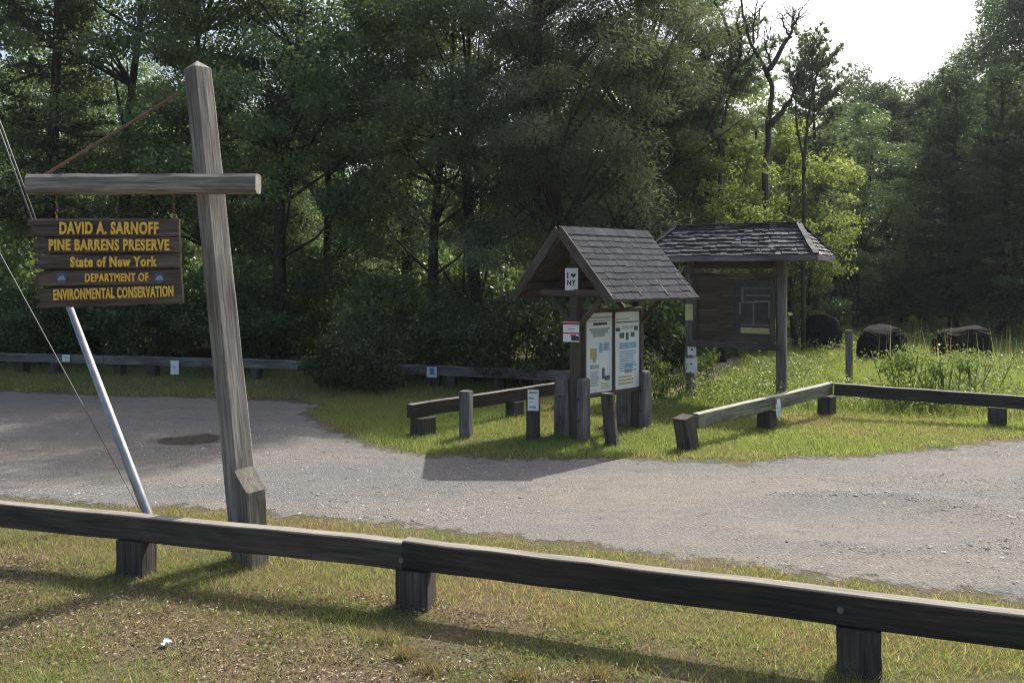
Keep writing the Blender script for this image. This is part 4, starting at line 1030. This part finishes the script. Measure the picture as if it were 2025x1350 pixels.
grass(170000, (-14, 3.5, 15.2, 24), .04, .14, .014, lambda x, y: offlot(x, y) * .8, lambda x, y: np.clip(.35 + .9 * (fbm(x, y, 1.5) - .5), .1, .9), .55)
# tussocks of dead grass on the bare verge
n = 46; tx = rng.uniform(-1.2, 4.2, n); ty = near_line(tx) - rng.uniform(.55, 1.45, n)
for cx, cy in zip(tx, ty):
    m = 420; rr_ = np.abs(rng.normal(0, .055, m)) * rng.uniform(.7, 1.5); aa = rng.uniform(0, 6.3, m); x, y = cx + rr_ * np.cos(aa) * 1.4, cy + rr_ * np.sin(aa)
    AV.append(blades(x, y, rng.uniform(.03, .12, m), np.full(m, .0045), rng, .6)); AT.append(np.clip(rng.normal(.25, .2, m), 0, 1)); AD.append(np.full(m, 1.0) * (rng.random(m) < .9))
tag(quads_mesh('grass', GRASSM, np.concatenate(AV), 3, np.concatenate(AT), extra=np.concatenate(AD)), 'short patchy green and straw grass with taller meadow grass beyond the rails', 'grass', kind='stuff')
def broadleaves(n, box, zlo, zhi, l, wdt, keep):
    x, y = scatter(n, *box, rng); k = in_view(x, y) & (rng.random(n) < keep(x, y)); x, y = x[k], y[k]; n = len(x)
    a = unit(np.stack([rng.normal(size=n), rng.normal(size=n), rng.normal(.2, .35, n)], -1)) * (l * rng.uniform(.5, 1.3, n))[:, None]
    return leaf_quads(np.stack([x, y, hz(x, y) + rng.uniform(zlo, zhi, n) * (.4 + 1.2 * fbm(x, y, .8))], -1), a, wdt * rng.uniform(.6, 1.3, n), rng), np.clip(rng.normal(.5, .22, n), 0, 1)
patch = lambda s_, th: (lambda x, y: np.clip(7 * (fbm(x + 17, y + 3, s_) - th), 0, 1))
b1 = broadleaves(120000, (1.5, 14, 12.5, 22), .04, .42, .055, .016, lambda x, y: meadow(x, y) * patch(1.4, .47)(x, y))
b2 = broadleaves(60000, (-4.2, 11.5, 9.8, 16), .01, .06, .03, .011, lambda x, y: offlot(x, y) * offpath(x, y) * patch(.9, .5)(x, y))
b3 = broadleaves(50000, (-5, 5, 3.3, 7.6), .008, .045, .022, .008, lambda x, y: (near_line(x) > y) * patch(.7, .54)(x, y))
b4 = broadleaves(60000, (3, 30, 21, 46), .05, .45, .09, .03, lambda x, y: meadow(x, y) * patch(2.2, .5)(x, y))
tag(quads_mesh('ground_cover', WEEDM, np.concatenate([q_[0] for q_ in (b1, b2, b3, b4)]), 4, np.concatenate([q_[1] for q_ in (b1, b2, b3, b4)])), 'low broad-leaved weeds mixed through the turf and the meadow', 'ground cover', kind='stuff')
# white clover heads and weed flowers
x, y = scatter(5200, 2, 12, 13.5, 20, rng); k = (meadow(x, y) > .5) & (fbm(x + 7, y, .9) > .5) & in_view(x, y); x, y = x[k], y[k]; n = len(x)
zz = hz(x, y) + rng.uniform(.12, .42, n) * np.where(rng.random(n) < .2, 1.6, .8)
c = np.stack([x, y, zz], -1); tag(quads_mesh('meadow_flowers', FLOWER, leaf_quads(c, unit(rng.normal(size=(n, 3))) * .035, np.full(n, .014), rng), 4, rng.random(n)), 'tiny white flower heads scattered through the meadow grass', 'flowers', kind='stuff')
# dead leaves and straw in front of the guard rail
x, y = scatter(150000, -5, 5, 3.2, 8, rng); d_ = near_line(x) - y
k = in_view(x, y) & (rng.random(len(x)) < np.clip(dry_near(x, y) * 1.0 - .28, 0, 1)) & (d_ > -.1); x, y = x[k], y[k]; n = len(x)
a = unit(np.stack([rng.normal(size=n), rng.normal(size=n), rng.normal(0, .3, n)], -1)) * rng.uniform(.012, .042, n)[:, None]
tag(quads_mesh('dead_leaves', LITTER, leaf_quads(np.stack([x, y, hz(x, y) + rng.uniform(.004, .03, n)], -1), a, rng.uniform(.002, .007, n), rng), 4, rng.random(n)), 'brown dead leaves and straw littering the turf before the guard rail', 'leaf litter', kind='stuff')
# pebbles on the lot
def pebbles(n, box, smin, smax, keep):
    x, y = scatter(n, *box, rng); k = in_view(x, y) & (lot_sd(x, y) > .05) & (rng.random(n) < keep(x, y)); x, y = x[k], y[k]; n = len(x)
    s = rng.uniform(smin, smax, n) * rng.uniform(.5, 1, n); z = hz(x, y) + .004 + s * .18
    o = np.array([[1, 0, 0], [0, 1, 0], [-1, 0, 0], [0, -1, 0], [0, 0, .42], [0, 0, -.42]]); f = np.array([[0, 1, 4], [1, 2, 4], [2, 3, 4], [3, 0, 4]])
    P = o[None] * s[:, None, None] * rng.uniform(.6, 1.25, (n, 6, 1)); an = rng.uniform(0, 6.3, n); ca, sa = np.cos(an)[:, None], np.sin(an)[:, None]
    Q = np.stack([P[..., 0] * ca - P[..., 1] * sa, P[..., 0] * sa + P[..., 1] * ca, P[..., 2]], -1) + np.stack([x, y, z], -1)[:, None]
    return Q[:, f.ravel()].reshape(-1, 3), np.repeat(rng.random(n), 4)
pk = lambda x, y: np.clip(.25 * np.clip((6.9 - y) / .6, 0, 1) * (x > -1) + 4 * (fbm(x * .5 + 20, y * 1.7, 1.5) - .46) + 1.2 * np.exp(-((np.hypot((x - 3.6) / 1.45, (y - 8.45) / .95) - 1) / .15) ** 2) * (x > 2.8), .02, 1)
v1, t1 = pebbles(170000, (-8, 9, 4.4, 14), .005, .013, pk); v2, t2 = pebbles(14000, (-8, 9, 4.4, 14), .012, .028, pk)
tag(quads_mesh('pebbles', STONE, np.concatenate([v1, v2]), 3, np.concatenate([t1, t2])), 'loose grey pebbles strewn over the gravel lot', 'pebbles', kind='stuff')

# ------------------------------------------------------------------ haze volume added to imitate veiling glare over the wood
hm = bpy.data.materials.new('thin haze'); hm.use_nodes = True; ht_ = hm.node_tree; ht_.nodes.remove(ht_.nodes['Principled BSDF'])
pv = ht_.nodes.new('ShaderNodeVolumePrincipled'); pv.inputs['Color'].default_value = (.86, .9, 1, 1); pv.inputs['Density'].default_value = .00033; pv.inputs['Anisotropy'].default_value = .35
ht_.links.new(pv.outputs[0], ht_.nodes['Material Output'].inputs['Volume'])
mb = MB(); x0, x1, y0, y1, z0, z1 = -60, 66, -3, 84, -1.2, 26
mb.add([(x, y, z) for z in (z0, z1) for x, y in ((x0, y0), (x1, y0), (x1, y1), (x0, y1))], [(3, 2, 1, 0), (4, 5, 6, 7), (0, 1, 5, 4), (1, 2, 6, 5), (2, 3, 7, 6), (3, 0, 4, 7)])
tag(mb.build('veil', hm), 'thin pale haze of lens glare, added as a volume before the wood', 'veil', kind='stuff')
